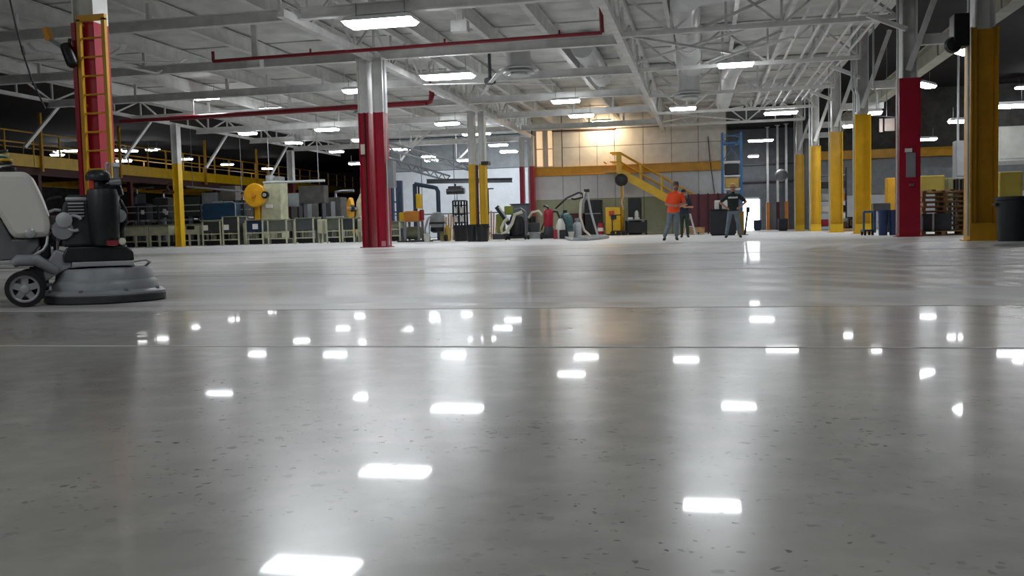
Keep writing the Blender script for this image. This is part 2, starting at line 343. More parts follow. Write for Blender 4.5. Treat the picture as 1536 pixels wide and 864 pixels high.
for i, (x, y, w_, m, lab, zp) in enumerate(RC):
    t = column(x, y, w_, .5, zp, 7.3, m, lab, base=(i != 1), wf_=-.05, wk=.72)
    if i == 1:
        MB().span((x-w_/2, y-.27, .02), (x+w_/2, y-.25, 4.3)).build('face_plate', RED, t)
        MB().span((x-.1, y-.3, 1.62), (x+.14, y-.27, 2.28)).build('panel', GREY, t); MB().span((x-.13, y-.3, 2.3), (x+.05, y-.27, 2.4)).build('notice', PAPER, t)
        MB().span((x-.02, y-.4, 1.38), (x+.08, y-.27, 1.44)).build('latch', STEEL, t)
    elif i == 0:
        MB().span((x-.2, y-.15, .3), (x-.12, y-.1, 4.3)).build('stiffener', YEL2, t)
    MB().cyl((x-w_/2-.04, y-.2, .1), (x-w_/2-.04, y-.2, 7.2), .028, n=8).build('conduit', GALV, t)
    if i: MB().bar((x-.05, y-.3, 4.5), (x+.9, y-.3, 7.2), .14).build('knee_brace', WHITE, t)
    if 0 < i < 4: MB().bar((x-.1, y-.3, 5.6), (x-1.1, y-.3, 6.05), .12).build('knee_brace', WHITE, t)
sp = thing('speaker_box', (5.0, 20.6, 3.8), 'black loudspeaker box strapped high on the deep yellow column', 'speaker')
MB().span((4.84, 20.3, 3.9), (5.13, 20.7, 4.55)).build('cabinet', BLACK, sp, bev=.02); MB().lathe([(.02, 0), (.14, .02), (.17, .12), (.12, .2), (.03, .22)], (4.85, 20.3, 3.95), 16, 'y').build('horn', BLACKM, sp, smooth=True)
for px, yb_ in ((1152, 344), (1167, 344), (1180, 344)):
    p = at(px, yb_, z=0); p = at(px, yb_, Y=66.8-(px-1152)*.06)
    column(p.x, p.y, .22, .22, 1.9, 7.05, ORANGE if px != 1167 else DRED, 'narrow corridor column with %s lower shaft' % {1152: 'bright orange', 1167: 'dark red', 1180: 'orange, beside the dark bin,'}[px], base=False, wk=.6)

# ------------------------------------------------------------------ roof steel
def truss(name, p, q, zt, n, label, group, ch=.13, wb_=.07, m=WHITE, pattern='warren', cat='truss'):
    p, q = Vector(p), Vector(q); t = thing(name, p, label, cat, group); z = Vector((0, 0, zt-p.z))
    MB().bar(p, q, ch, ch).build('bottom_chord', m, t); MB().bar(p+z, q+z, ch, ch).build('top_chord', m, t)
    for i in range(n+1):
        a = p.lerp(q, i/n)
        MB().bar(a, a+z, wb_).build('web_post', m, t)
        if i < n:
            b = p.lerp(q, (i+1)/n); MB().bar(*((a, b+z) if i % 2 else (a+z, b)), wb_).build('web_brace', m, t)
    return t
for y in (27.4, 33.7, 40.4, 46.8, 52.5):
    truss('roof_truss', (-2.5, y, 6.), (5.1, y, 6.), 7.25, 5, 'white cross truss spanning the duct bay to the crane aisle columns', 'cross trusses of the duct bay')
truss('roof_truss', (-2.5, 20.9, 6.), (5.1, 20.9, 6.), 7.25, 5, 'white cross truss spanning the duct bay to the crane aisle columns', 'cross trusses of the duct bay')
truss('valley_girder', (-2.5, 8, 6.02), (-2.5, 55.5, 6.02), 7.2, 16, 'long white girder between the panelled bay and the duct bay', None, .2, .08, cat='girder')
truss('column_girder', (-10.45, 22, 6.03), (-10.45, 65.5, 6.03), 7.2, 26, 'long white girder over the red and yellow twin columns', None, .2, .07, cat='girder')
truss('outer_girder', (-27, 16, 6.33), (-27, 66, 6.33), 7.15, 24, 'white lattice girder along the dark mezzanine side', None, .14, .07, cat='girder')
for k, y in enumerate((16.8, 22.9, 28.9, 34.5, 40.2, 46., 52., 58.)):
    for x0, x1, nm in ((-27., -10.6, 'press bay'), (-10.3, -2.6, 'panelled bay')):
        if x1 > -5 and y > 56: continue
        t = thing('roof_beam', (x0, y, 6.03), 'white cross beam under the roof of the %s' % nm, 'beam', 'cross beams of the %s' % nm)
        MB().ibeam((x0, y, 6.03), (x1, y, 6.03), .2, .3, .03).build('beam', WHITE, t)
        for j in range(1, 4):
            x = x0+(x1-x0)*j/4; MB().span((x-.05, y-.05, 6.33), (x+.05, y+.05, 6.78)).build('stub_post', WHITE, t)
for x in list(np.arange(-25.4, -11.2, 3.3))+list(np.arange(-9.1, -2.9, 2.0)):
    t = tag(MB().ibeam((x, 9, 6.78), (x, 60 if x < -10 else 55.6, 6.78), .18, .5, .035).build('roof_purlin', WHITE), 'white roof purlin running back over the %s' % ('press bay' if x < -10 else 'panelled bay'), 'beam', 'purlins of the %s' % ('press bay' if x < -10 else 'panelled bay'))
for x in (-1.2, .9, 2.6, 4.1):
    tag(MB().bar((x, 9, 7.15), (x, 55.6, 7.15), .14, .2).build('roof_joist', WHITE), 'white joist running back above the duct bay trusses', 'beam', 'joists of the duct bay')
# bridging crosses beside the valley girder
for k, y in enumerate((30.5, 49.8)):
    t = thing('cross_bracing', (-2.5, y, 6.1), 'white diagonal cross bracing under the duct bay roof', 'bracing', 'diagonal roof bracing')
    MB().bar((-2.4, y-2.6, 6.1), (1.7, y+2.6, 6.1), .07).build('brace', WHITE, t); MB().bar((-2.4, y+2.6, 6.18), (1.7, y-2.6, 6.18), .07).build('brace', WHITE, t)
for y in (20.9, 27.4, 33.7):
    tag(MB().bar((-.2, y+.1, 6.05), (2.6, y+.1, 7.1), .09).build('sway_brace', WHITE), 'white sloping sway brace across a duct bay truss', 'brace', 'sway braces')
# conduits running back, right of the duct bay
for k, x in enumerate((2.75, 3.3, 3.65, 4.2, 4.5, 4.8)):
    t = tag(MB().cyl((x, 16, 6.22), (x-.15, 50-k, 6.22), .045, n=8).build('conduit_run', WHITE), 'white conduit running back beside the crane aisle columns', 'conduit', 'white conduit runs')
for k, x in enumerate((5.05, 5.16, 5.75)):
    t = tag(MB().tube([(x, 35.4-k*.1, 7.4), (x, 35.4-k*.1, 5.2), (x+.12, 35.4-k*.1, 4.95), (x+.12, 35.4-k*.1, 4.35)], .035, 8).build('drop_conduit', GALV), 'grey conduit dropping beside the yellow column past the red one', 'conduit', 'conduit drops')
a_, b_ = at(955, 85, z=5.95), at(1230, 53, z=6.05)
tag(MB().tube([at(1065, 95, z=5.9), at(1110, 78, z=5.9), at(1190, 56, z=5.9)], .05, 8).build('slanted_pipe', WHITE), 'bright white pipe slanting across the duct bay', 'pipe')
# ducts and diffusers
def duct(name, pts, r, label): return tag(MB().tube(pts, r, 20).build(name, GALVP, smooth=True), label, 'duct')
GALVP = mat('duct_white', 'd0d2d1', .4, var=.1)
d = thing('air_duct', (-.6, 26, 6.8), 'large round white duct with an elbow above the truss', 'duct')
MB().tube([(-.6, 38.6, 6.75), (-.6, 33, 6.75), (-.6, 27.5, 6.75)], .42, 20).build('run', GALVP, d, smooth=True)
MB().tube([(-.6, 27.5, 6.75), (-.55, 26.6, 6.75), (-.3, 26, 6.75), (.3, 25.6, 6.75), (1.2, 25.5, 6.75), (4.2, 25.5, 6.75)], .42, 20).build('elbow', GALVP, d, smooth=True)
for y in (29.5, 32.5, 35.5): MB().tube([(-.6, y, 6.75), (-.6, y+.06, 6.75)], .445, 20).build('band', GALVP, d)
MB().tube([(-.6, 38.6, 6.75), (-.62, 38.9, 6.6), (-.65, 39, 6.3), (-.65, 39, 5.95)], .36, 20).build('drop', GALVP, d, smooth=True)
MB().span((-1.05, 33.4, 5.95), (-.85, 33.6, 6.9)).build('hanger', WHITE, d)
d = thing('air_duct', (-4.2, 29, 6.4), 'round white duct running back left of the long girder', 'duct')
MB().tube([(-4.25, 32.6, 6.76), (-4.25, 35.5, 6.76), (-4.33, 39.5, 6.76)], .4, 20).build('run', GALVP, d, smooth=True)
for y in (35.4, 37.4): MB().tube([(-4.27, y, 6.76), (-4.27, y+.06, 6.76)], .415, 20).build('band', GALVP, d)
d = thing('air_duct', (1.2, 40, 6.4), 'smaller round white duct beyond the large diffuser', 'duct')
MB().tube([(1.3, 36.9, 6.9), (.95, 40, 6.7), (.75, 48, 6.5)], .36, 18).build('run', GALVP, d, smooth=True); MB().tube([(.92, 43, 6.64), (.92, 43.06, 6.64)], .385, 18).build('band', GALVP, d)
def diffuser(c, r, label):
    x, y, z = c; t = thing('ceiling_diffuser', (x, y, z), label, 'diffuser')
    MB().cyl((x, y, z+.1), (x, y, z+1.0), r*.62, n=20).build('neck', GALVP, t, smooth=True)
    for k, (rr, dz) in enumerate(((1., 0), (.8, -.1), (.55, -.18))): MB().lathe([(r*rr*.55, dz+.14), (r*rr, dz), (r*rr, dz-.04), (r*rr*.5, dz+.08)], (x, y, z), 24).build('ring', GALVP, t, smooth=True)
diffuser((-6.1, 30.6, 5.75), .66, 'round stepped air diffuser beside the hanging fan frame')
diffuser((-.72, 38.6, 5.75), .68, 'round stepped air diffuser under the large duct')
p = at(545, 166, z=5.75); diffuser((p.x, p.y, 5.75), .6, 'round air diffuser half behind the twin red column')
# ceiling fan by the diffuser
fp = at(735, 125, z=5.75)
t = thing('ceiling_fan', (fp.x, fp.y, 5.6), 'white ceiling fan with long thin blades beside the round diffuser', 'fan')
MB().cyl(fp, fp+V(0, 0, 1.2), .06, n=10).build('down_rod', DGREY, t); MB().lathe([(.05, .28), (.2, .22), (.22, .05), (.1, 0)], fp+V(0, 0, -.05), 18).build('motor', DGREY, t, smooth=True)
for a in (20, 110, 200, 290):
    dv = V(math.cos(math.radians(a)), math.sin(math.radians(a)), -.02); MB().bar(fp+dv*.2, fp+dv*2.4, .16, .03).build('blade', WHITE, t)
fp = at(150, 92, z=5.8)
t = thing('ceiling_fan', (fp.x, fp.y, 5.7), 'white ceiling fan with long blades half behind the ladder column', 'fan')
MB().cyl(fp, V(fp.x, fp.y, 7.36), .06, n=10).build('down_rod', WHITE, t); MB().lathe([(.05, .28), (.2, .22), (.22, .05), (.1, 0)], fp+V(0, 0, -.05), 18).build('motor', DGREY, t, smooth=True)
for a in (-40, 20, 80, 140, 200, 260):
    dv = V(math.cos(math.radians(a)), math.sin(math.radians(a)), -.01); b_ = MB().bar(fp+dv*.2, fp+dv*2.3, .17, .03).build('blade', WHITE, t); MB().bar(fp+dv*2.3, fp+dv*2.5+V(0, 0, .12), .17, .03).build('blade_tip', WHITE, b_)
# red sprinkler pipes
t = thing('sprinkler_pipe', at(320, 92, z=6.0), 'thin red sprinkler pipe crossing high above the panelled bay', 'pipe')
P0, P1 = at(320, 92, z=5.9), at(903, 49, z=5.9)
MB().cyl(P0, P1, .055, n=8).build('run', PIPE, t); MB().cyl(P1, P1+V(-.02, -.1, 1.4), .06, n=8).build('riser', PIPE, t); MB().cyl(P0, P0+V(0, 0, .3), .05, n=8).build('end_riser', PIPE, t)
for f_ in (.27, .62, .9): q = P0.lerp(P1, f_); MB().cyl(q, q+V(0, 0, .16), .03, n=6).build('sprinkler_head', PIPE, t)
t = thing('sprinkler_pipe', at(245, 180, z=5.9), 'thick red sprinkler main behind the twin red column', 'pipe')
P0, P1 = at(255, 178, z=5.75), at(640, 154, z=5.75)
MB().cyl(P0, P1, .11, n=10).build('run', PIPE, t); MB().tube([P1, P1+V(.15, .05, .05), P1+V(.2, .1, .3), P1+V(.2, .1, .9)], .11, 10).build('elbow', PIPE, t)
for f_ in (.1, .4, .7, .95): qq = P0.lerp(P1, f_); MB().cyl(qq, V(qq.x, qq.y, 7.4), .02, n=6).build('hanger_rod', WHITE, t)
P2 = at(180, 182, z=5.75); MB().cyl(P2, P0, .09, n=10).build('far_run', PIPE, t)
# grey junction boxes, hangers
for px, py in ((690, 40), (383, 95)):
    q = at(px, py, z=6.0); t = thing('junction_box', q, 'small junction box hanging by a strut at the %s' % ('bright twin lamp' if px > 500 else 'end of the thin red pipe'), 'box')
    MB().box(q, (.45, .3, .3)).build('box', WHITE, t); MB().span(q+V(-.09, -.05, .15), q+V(.09, .05, 1.34)).build('strut', WHITE, t)
# crane runway on the right
t = thing('crane_runway', (7.2, 10, 5.6), 'long grey crane runway beam behind the aisle columns', 'beam')
MB().ibeam((7.2, 10, 5.5), (7.2, 56.5, 5.5), .4, .62, .05).build('runway_beam', mat('runway_grey', 'a5a493', .6), t)
MB().bar((7.2, 10, 6.16), (7.2, 56.5, 6.16), .08, .1).build('rail', STEEL, t)
for k in range(14): MB().span((6.95, 12+k*3.2, 5.5), (7.0, 12.08+k*3.2, 6.1)).build('stiffener', MATS['runway_grey'], t)
for (x, y, *_r) in RC[1:]: MB().span((x+.2, y-.1, 5.2), (7.3, y+.1, 5.48)).build('bracket', WHITE, t)

# ------------------------------------------------------------------ lamps
def lamp_proto(w_, d, lens, name='ceiling_light'):
    t = thing(name, (0, 0, 0), '', ''); h = .14
    hs = MB().box((0, 0, .14), (w_, d, .1), taper=.9).build('housing', FIXT, t, local=True)
    a, b = w_/2*.97, d/2*.95; m = MB()
    m.add([(-a, -b, .09), (a, -b, .09), (a, b, .09), (-a, b, .09), (-a*.93, -b*.78, 0), (a*.93, -b*.78, 0), (a*.93, b*.78, 0), (-a*.93, b*.78, 0)],
          [(7, 6, 5, 4), (0, 1, 5, 4), (1, 2, 6, 5), (2, 3, 7, 6), (3, 0, 4, 7)])
    m.build('lens', lens, t, local=True)
    for x in (-w_*.35, w_*.35): MB().cyl((x, 0, .18), (x, 0, .62), .012, n=6).build('hanger', STEEL, t, local=True)
    return t
protos = {}
def lamp(x, y, z, w_, d, lens, label, group, rz=0):
    k = (w_, d, lens.name)
    if k not in protos: protos[k] = o = lamp_proto(w_, d, lens)
    else: o = ctree(protos[k])
    o.location = (x, y, z); o.rotation_euler = (0, 0, rz); tag(o, label, 'light', group); return o
LB = 'bright rectangular lamp hanging under the white roof steel'
for x, y, w_, d in ((-8.1, 22.8, 1.85, .8), (-8.75, 31.3, 1.85, .8), (-7.4, 16., 1.85, .8), (0., 20.8, 1.3, .7)):
    lamp(x, y, 5.72, w_, d, LENS, 'wide bright lamp over the polished floor, larger than the far ones', 'wide lamps over the polished floor')
for x, y in ((-5.85, 39.3), (-5.9, 44.6), (.95, 32.6), (-1.1, 43.8)):
    lamp(x, y, 5.75, 1.2, .55, LENS, LB, 'lamps of the duct bay')
for x, y in ((-12.7, 45.1), (-12.95, 57.7), (-13.4, 63), (-12.8, 33.4), (-19.1, 45.1)):
    lamp(x, y, 5.75, 1.2, .55, LENS, 'bright rectangular lamp over the press bay', 'lamps of the press bay')
for px, py in ((328, 589), (425, 565)):
    q = at(px, py, z=-6.55); lamp(q.x, q.y, 6.55, 1.2, .55, LENS, 'lamp set high between the press bay beams', 'high lamps of the press bay')
for x, y in ((3.5, 47.5), (3.35, 62.6)): lamp(x, y, 5.75, 1.6, .6, LENS, 'long lamp hung at the mouth of the dark corridor', 'lamps of the corridor')
q = at(903, 184, Y=55.2)
lamp(q.x, q.y, q.z, 1.2, .45, LENSW, 'lamp casting a warm glow on the upper office wall', None)
for x in (-16., -8., 0.):  # unseen lamps, added to light the near end by continuing the grid
    for y in (5., -3., -11.):
        if (x, y) != (-8., 5.): lamp(x, y, 5.75, 1.85 if x == -8 else 1.2, .8 if x == -8 else .55, LENS, LB.replace('bright', 'added unseen'), 'added lamps above the camera end')
FAR = 'small distant lamp in the dark beyond the mezzanine'
for px, py, X in ((90, 216, -44), (110, 216, -43), (86, 233, -46), (180, 200, -40), (228, 200, -38), (195, 228, -36), (186, 243, -37), (279, 240, -38), (341, 248, -37), (401, 254, -38), (435, 216, -24.5), (447, 216, -23.8), (372, 202, -24)):
    q = at(px, py, X=X); lamp(q.x, q.y, min(q.z, 6.6), .4 if px in (435, 447) else .9, .5, LENS if px in (435, 447, 372) else LENSF, FAR, 'far lamps of the mezzanine side')
for px, py, Y in ((592, 226, 52), (606, 225, 55), (643, 236, 60), (647, 242, 63), (697, 242, 58), (534, 247, 58), (541, 212, 48), (505, 229, 60), (704, 203, 60), (714, 203, 61), (726, 202, 61.5)):
    q = at(px, py, Y=Y); lamp(q.x, q.y, q.z, .9, .5, LENSF, 'small distant lamp over the far press bay', 'far lamps of the press bay')
for px, py, Y, L_ in ((1512, 162, 34, 1), (1447, 184, 40, 1), (1386, 211, 50, 1), (1277, 191, 44, 0), (1308, 172, 38, 0), (1130, 236, 66, 0)):
    q = at(px, py, Y=Y); lamp(q.x, q.y, q.z, 1.2 if L_ else .7, .45, LENSF, 'lamp in the dark crane aisle behind the columns', 'lamps of the crane aisle', 1.0 if L_ == 2 else 0)
for x, y, in ((7.95, 32.5), (8.5, 40.2)): lamp(x, y, 5.75, 1.5, .45, LENS, 'slanted lamp beside the crane runway beam', 'lamps beside the crane runway', 1.0)
for x, y in ((14, 30), (14, 42), (16.5, 54)):
    lamp(x, y, 7.2, 1.2, .55, LENSF, 'high lamp under the dark crane aisle roof', 'high lamps of the crane aisle')

# ------------------------------------------------------------------ mezzanine on the left
MX = -34.; MZ = 4.27
mz = thing('mezzanine', (MX, 38, 0), 'yellow edged steel mezzanine with guard rails above the machine line', 'mezzanine')
y0, y1 = 36., 90.
MB().span((MX-6, y0, MZ+.1), (MX, y1, MZ+.18)).build('deck', DARKW, mz)
for k in range(9): MB().span((MX, y0+k*6, MZ), (MX+.12, y0+k*6+5.95, MZ+.62)).build('edge_beam', YEL, mz)
MB().span((MX-.25, y0, MZ-.38), (MX-.05, y1, MZ)).build('lower_flange', BROWN, mz)
MB().span((MX-5.6, y0, MZ-.5), (MX-5.4, y1, MZ+.1)).build('rear_beam', YEL2, mz)
for k in range(14): MB().span((MX-5.5, y0+k*4, MZ-.35), (MX-.1, y0+k*4+.15, MZ-.05)).build('floor_beam', YEL2 if k % 3 == 1 else BROWN, mz)
for k in range(28):
    y = y0+k*2.; MB().span((MX+.02, y, MZ+.6), (MX+.1, y+.07, MZ+1.75)).build('post', YEL2, mz)
for z in (1.15, 1.72):
    for k in range(9): MB().span((MX+.03, y0+k*6, MZ+z), (MX+.09, y0+k*6+5.99, MZ+z+.07)).build('guard_rail', YEL2, mz)
for k in range(14): y = y0+k*4; MB().span((MX-5.5, y, MZ+.2), (MX-5.44, y+.06, MZ+1.75)).build('post', YEL2, mz)
for z in (1.15, 1.7): MB().span((MX-5.5, y0, MZ+z), (MX-5.44, y1, MZ+z+.06)).build('guard_rail', YEL2, mz)
for y in (42.6, 50.5, 60.5, 70, 80): MB().span((MX-.35, y-.12, 0), (MX-.1, y+.12, MZ)).build('support_post', DRED, mz)
for y in (42.4, 49., 58.5, 66.): MB().span((MX+.12, y, MZ-.2), (MX+.26, y+.14, 7.1)).build('tall_post', YEL2, mz)
# hanging braces under the outer girder
for y in (35.2, 41.8, 49.2, 57.):
    tag(MB().bar((-27, y, 6.25), (-27.2, y-2., 4.3), .12).build('girder_brace', WHITE), 'grey white diagonal brace below the lattice girder', 'brace', 'diagonal braces of the outer girder')

# ------------------------------------------------------------------ machine line
YM = 46.
def xm(px, Y=YM): return at(px, 350, Y=Y).x
def zm(py, px, Y=YM): return max(at(px, py, Y=Y).z, 0)
def rad(px): return px/29.
def bed(px0, px1, label, panel=None):
    x0, x1 = xm(px0), xm(px1); t = thing('machine_bed', ((x0+x1)/2, YM, 0), label, 'machine')
    MB().span((x0, YM-.5, .62), (x1, YM+.5, 1.14)).build('body', BEIGE, t, bev=.04); MB().span((x0-.02, YM-.55, 1.14), (x1+.02, YM+.55, 1.2)).build('top', OLIVE, t)
    n = max(2, int((x1-x0)/.7))
    for k in range(n+1):
        x = x0+.06+(x1-x0-.12)*k/n
        for y in (YM-.45, YM+.45): MB().span((x-.045, y-.045, 0), (x+.045, y+.045, .63)).build('leg', BEIGE, t)
    MB().span((x0, YM-.47, .28), (x1, YM-.43, .33)).build('lower_rail', BEIGE, t)
    MB().span((x0+.1, YM-.3, .02), (x1-.1, YM+.4, .24)).build('under_unit', BLACKM, t)
    if panel: MB().span((xm(panel)-.22, YM-.54, .9), (xm(panel)+.22, YM-.5, 1.08)).build('control_panel', BLACK, t)
    return t
bed(192, 230, 'long beige machine bed on many legs under the guard rail'); bed(231, 261, 'shorter beige machine bed beside the single yellow column')
bed(276, 306, 'beige machine bed with a black panel right of the yellow column', 294)
def stand(px0, px1, label, skin, ztop=1.22, sign=None, tall=0, name='guarded_stand'):
    x0, x1 = xm(px0), xm(px1); Y = YM-.2; t = thing(name, ((x0+x1)/2, Y, 0), label, 'machine')
    for x in (x0+.04, x1-.04):
        for y in (Y-.45, Y+.45): MB().span((x-.035, y-.035, 0), (x+.035, y+.035, ztop+.05)).build('post', BEIGE, t)
    for z in (.3, .62): MB().span((x0, Y-.48, z-.025), (x1, Y-.43, z+.025)).build('rail', BEIGE, t)
    MB().span((x0+.08, Y-.44, .68), (x1-.08, Y+.42, ztop-.02)).build('cover', skin, t, bev=.02)
    MB().span((x0, Y-.5, ztop), (x1, Y+.5, ztop+.05)).build('top', OLIVE, t)
    MB().span((x0+.1, Y-.25, .02), (x1-.1, Y+.35, .26)).build('under_unit', BLACKM, t)
    MB().cyl(((x0+x1)/2, Y-.2, .26), ((x0+x1)/2, Y-.2, .66), .12, n=10).build('spindle', OLIVE, t)
    if sign: MB().span((xm(sign)-.15, Y-.47, .82), (xm(sign)+.15, Y-.445, 1.1)).build('sign', PAPER, t)
    return t
STD = [(313, 341, 'guarded stand with a small white tag, left of the blue machine end', mat('cover_charcoal', '33383a', .5), 1.28, 318), (343, 368, 'guarded stand with a tall charcoal cover and white label', MATS['cover_charcoal'], 1.5, 349),
       (377, 404, 'guarded stand with a navy cover and white square sign under the flywheel press', NAVY, 1.28, 392), (410, 439, 'guarded stand with grey green cover right of the flywheel press', mat('cover_green', '5c6258', .5), 1.25, None),
       (450, 479, 'guarded stand with dark grey cover and beige frame below the dark red column', mat('cover_grey', '484d4e', .5), 1.3, None), (497, 518, 'narrow guarded stand below the small flywheel press', MATS['cover_green'], 1.25, None),
       (520, 539, 'guarded stand with dark cover left of the twin red column', MATS['cover_charcoal'], 1.25, None), (587, 607, 'beige guarded stand right of the twin red column', OLIVE, 1.0, None)]
for a in STD: stand(a[0], a[1], a[2], a[3], a[4], a[5])
for px0, px1, z, lab in ((369, 376, 1.15, 'slim beige post cabinet left of the navy cover stand'), (480, 488, 1.25, 'slim beige cabinet with rounded cap right of the dark grey stand'), (540, 553, 1.2, 'beige cabinet tucked against the twin red column')):
    t = thing('post_cabinet', (xm((px0+px1)/2), YM, 0), lab, 'cabinet')
    MB().span((xm(px0), YM-.35, .5), (xm(px1), YM+.2, z)).build('body', BEIGE, t, bev=.04)
    for px in (px0+1, px1-1): MB().span((xm(px)-.03, YM-.3, 0), (xm(px)+.03, YM-.24, .5)).build('leg', BEIGE, t)
# conveyor rails and tanks behind
Yc = 48.6
t = thing('conveyor', (-30, Yc, 0), 'grey roller conveyor on tall posts behind the beige beds', 'conveyor')
for z in (1.45, 1.95, 2.3): MB().span((-34., Yc-.05, z), (-25.4, Yc+.05, z+.06)).build('rail', GALV, t)
for k in range(7): MB().span((-33.9+k*1.35, Yc-.06, 0), (-33.82+k*1.35, Yc+.06, 2.35)).build('post', DGREY, t)
for k in range(25): MB().cyl((-33.7+k*.34, Yc-.05, 1.52), (-33.7+k*.34, Yc+.6, 1.52), .05, n=8).build('roller', STEEL, t)
for k, (px, py, w_, h, m, lab) in enumerate(((215, 318, 20, 26, DGREY, 'grey control cabinet behind the beds, left of the papers'), (245, 312, 26, 30, DARKW, 'dark cabinet behind the yellow column'), (292, 310, 26, 30, mat('cab_green', '39453f', .6), 'dark green cabinet right of the yellow column'),
        (318, 300, 26, 22, GREY, 'grey duct cabinet above the blue machine'), (345, 290, 26, 22, mat('cab_taupe', '6b655d', .6), 'taupe box above the blue machine'), (470, 292, 40, 26, DARKW, 'dark shelf load under the mezzanine edge'), (443, 300, 18, 20, GREYW, 'pale grey sign panel beside the dark red column'))):
    c = at(px, py, Y=50.5); h_, ww = h/26, w_/26
    t = thing('control_cabinet', (c.x, 50.5, 0), lab, 'cabinet')
    MB().span((c.x-ww/2, 50.2, max(c.z-h_/2, 0)), (c.x+ww/2, 50.9, c.z+h_/2)).build('body', m, t, bev=.02)
    MB().span((c.x-ww*.4, 50.17, max(c.z-h_*.4, .05)), (c.x+ww*.4, 50.2, c.z+h_*.4)).build('door', m, t)
    MB().span((c.x-ww*.4, 50.3, 0), (c.x-ww*.4+.08, 50.8, max(c.z-h_/2, .1))).build('leg', BLACKM, t); MB().span((c.x+ww*.4-.08, 50.3, 0), (c.x+ww*.4, 50.8, max(c.z-h_/2, .1))).build('leg', BLACKM, t)
for px, py in ((214, 320), (247, 320), (250, 326), (310, 318), (311, 323)):
    c = at(px, py, Y=48.53); c.z = 1.98+.05*math.sin(px); tag(MB().box(c, (.2, .02, .24)).build('paper_sheet', PAPER), 'white paper sheet clipped to the conveyor posts', 'paper', 'papers on the conveyor')
q = at(332, 317, Y=48.)
t = thing('blue_machine', (q.x, 48, 0), 'dark blue machine box with white rails behind the guarded stands', 'machine')
MB().span((q.x-1., 47.7, q.z-.45), (q.x+1., 48.4, q.z+.45)).build('body', mat('machine_blue', '24445f', .45), t, bev=.05); MB().span((q.x-.9, 47.8, 0), (q.x+.9, 48.3, q.z-.45)).build('plinth', BLACKM, t)
MB().span((q.x-1.1, 47.55, q.z-.52), (q.x+1.1, 47.6, q.z-.47)).build('rail', GALV, t); MB().tube([(q.x+1.1, 47.58, q.z-.5), (q.x+1.1, 47.58, q.z+.4), (q.x+.95, 47.58, q.z+.5), (q.x-.3, 47.58, q.z+.5)], .03, 8).build('guard_loop', GALV, t)
# enclosures under the mezzanine edge
for k, (px, py0, py1, w_, m, lab) in enumerate(((200, 290, 352, 16, DGREY, 'dark grey press enclosure with pale rails under the mezzanine, behind the long beige bed'), (240, 296, 352, 16, GREY, 'mid grey enclosure with pale rails under the mezzanine beside the yellow column'),
        (360, 300, 352, 22, DARKW, 'dark enclosure with pale rails between blue machine and flywheel press'), (455, 300, 350, 30, BRICKD, 'grey brown enclosure with pale rails behind the dark red column'), (500, 296, 350, 26, DARKW, 'dark enclosure with pale rails left of the small flywheel press'))):
    Y = 54.; c = at(px, (py0+py1)/2, Y=Y); ww = w_/25; zt = at(px, py0, Y=Y).z
    t = thing('press_enclosure', (c.x, Y, 0), lab, 'machine')
    MB().span((c.x-ww/2, Y, .1), (c.x+ww/2, Y+1, zt)).build('body', m, t, bev=.03); MB().span((c.x-ww/2+.05, Y+.1, 0), (c.x+ww/2-.05, Y+.9, .1)).build('plinth', BLACK, t)
    for j in range(3): MB().span((c.x-ww/2+.05+j*ww/3, Y-.03, .3), (c.x-ww/2+(j+1)*ww/3-.02, Y, zt-.25)).build('door', (m, DGREY, GREYW)[(j+k) % 3], t)
    for z in (.95, 1.5): MB().cyl((c.x-ww/2-.3, Y-.4, z), (c.x+ww/2+.3, Y-.4, z), .035, n=8).build('guard_rail', GALV, t)
    for sx_ in (-1, 1): MB().cyl((c.x+sx_*(ww/2+.3), Y-.4, 0), (c.x+sx_*(ww/2+.3), Y-.4, 1.55), .035, n=8).build('guard_post', GALV, t)
    MB().tube([(c.x, Y+.5, zt), (c.x, Y+.5, zt+.35), (c.x+.5, Y+.5, zt+.4), (c.x+1.2, Y+.5, zt+.4)], .09, 10).build('pipe', STEEL, t, smooth=True)
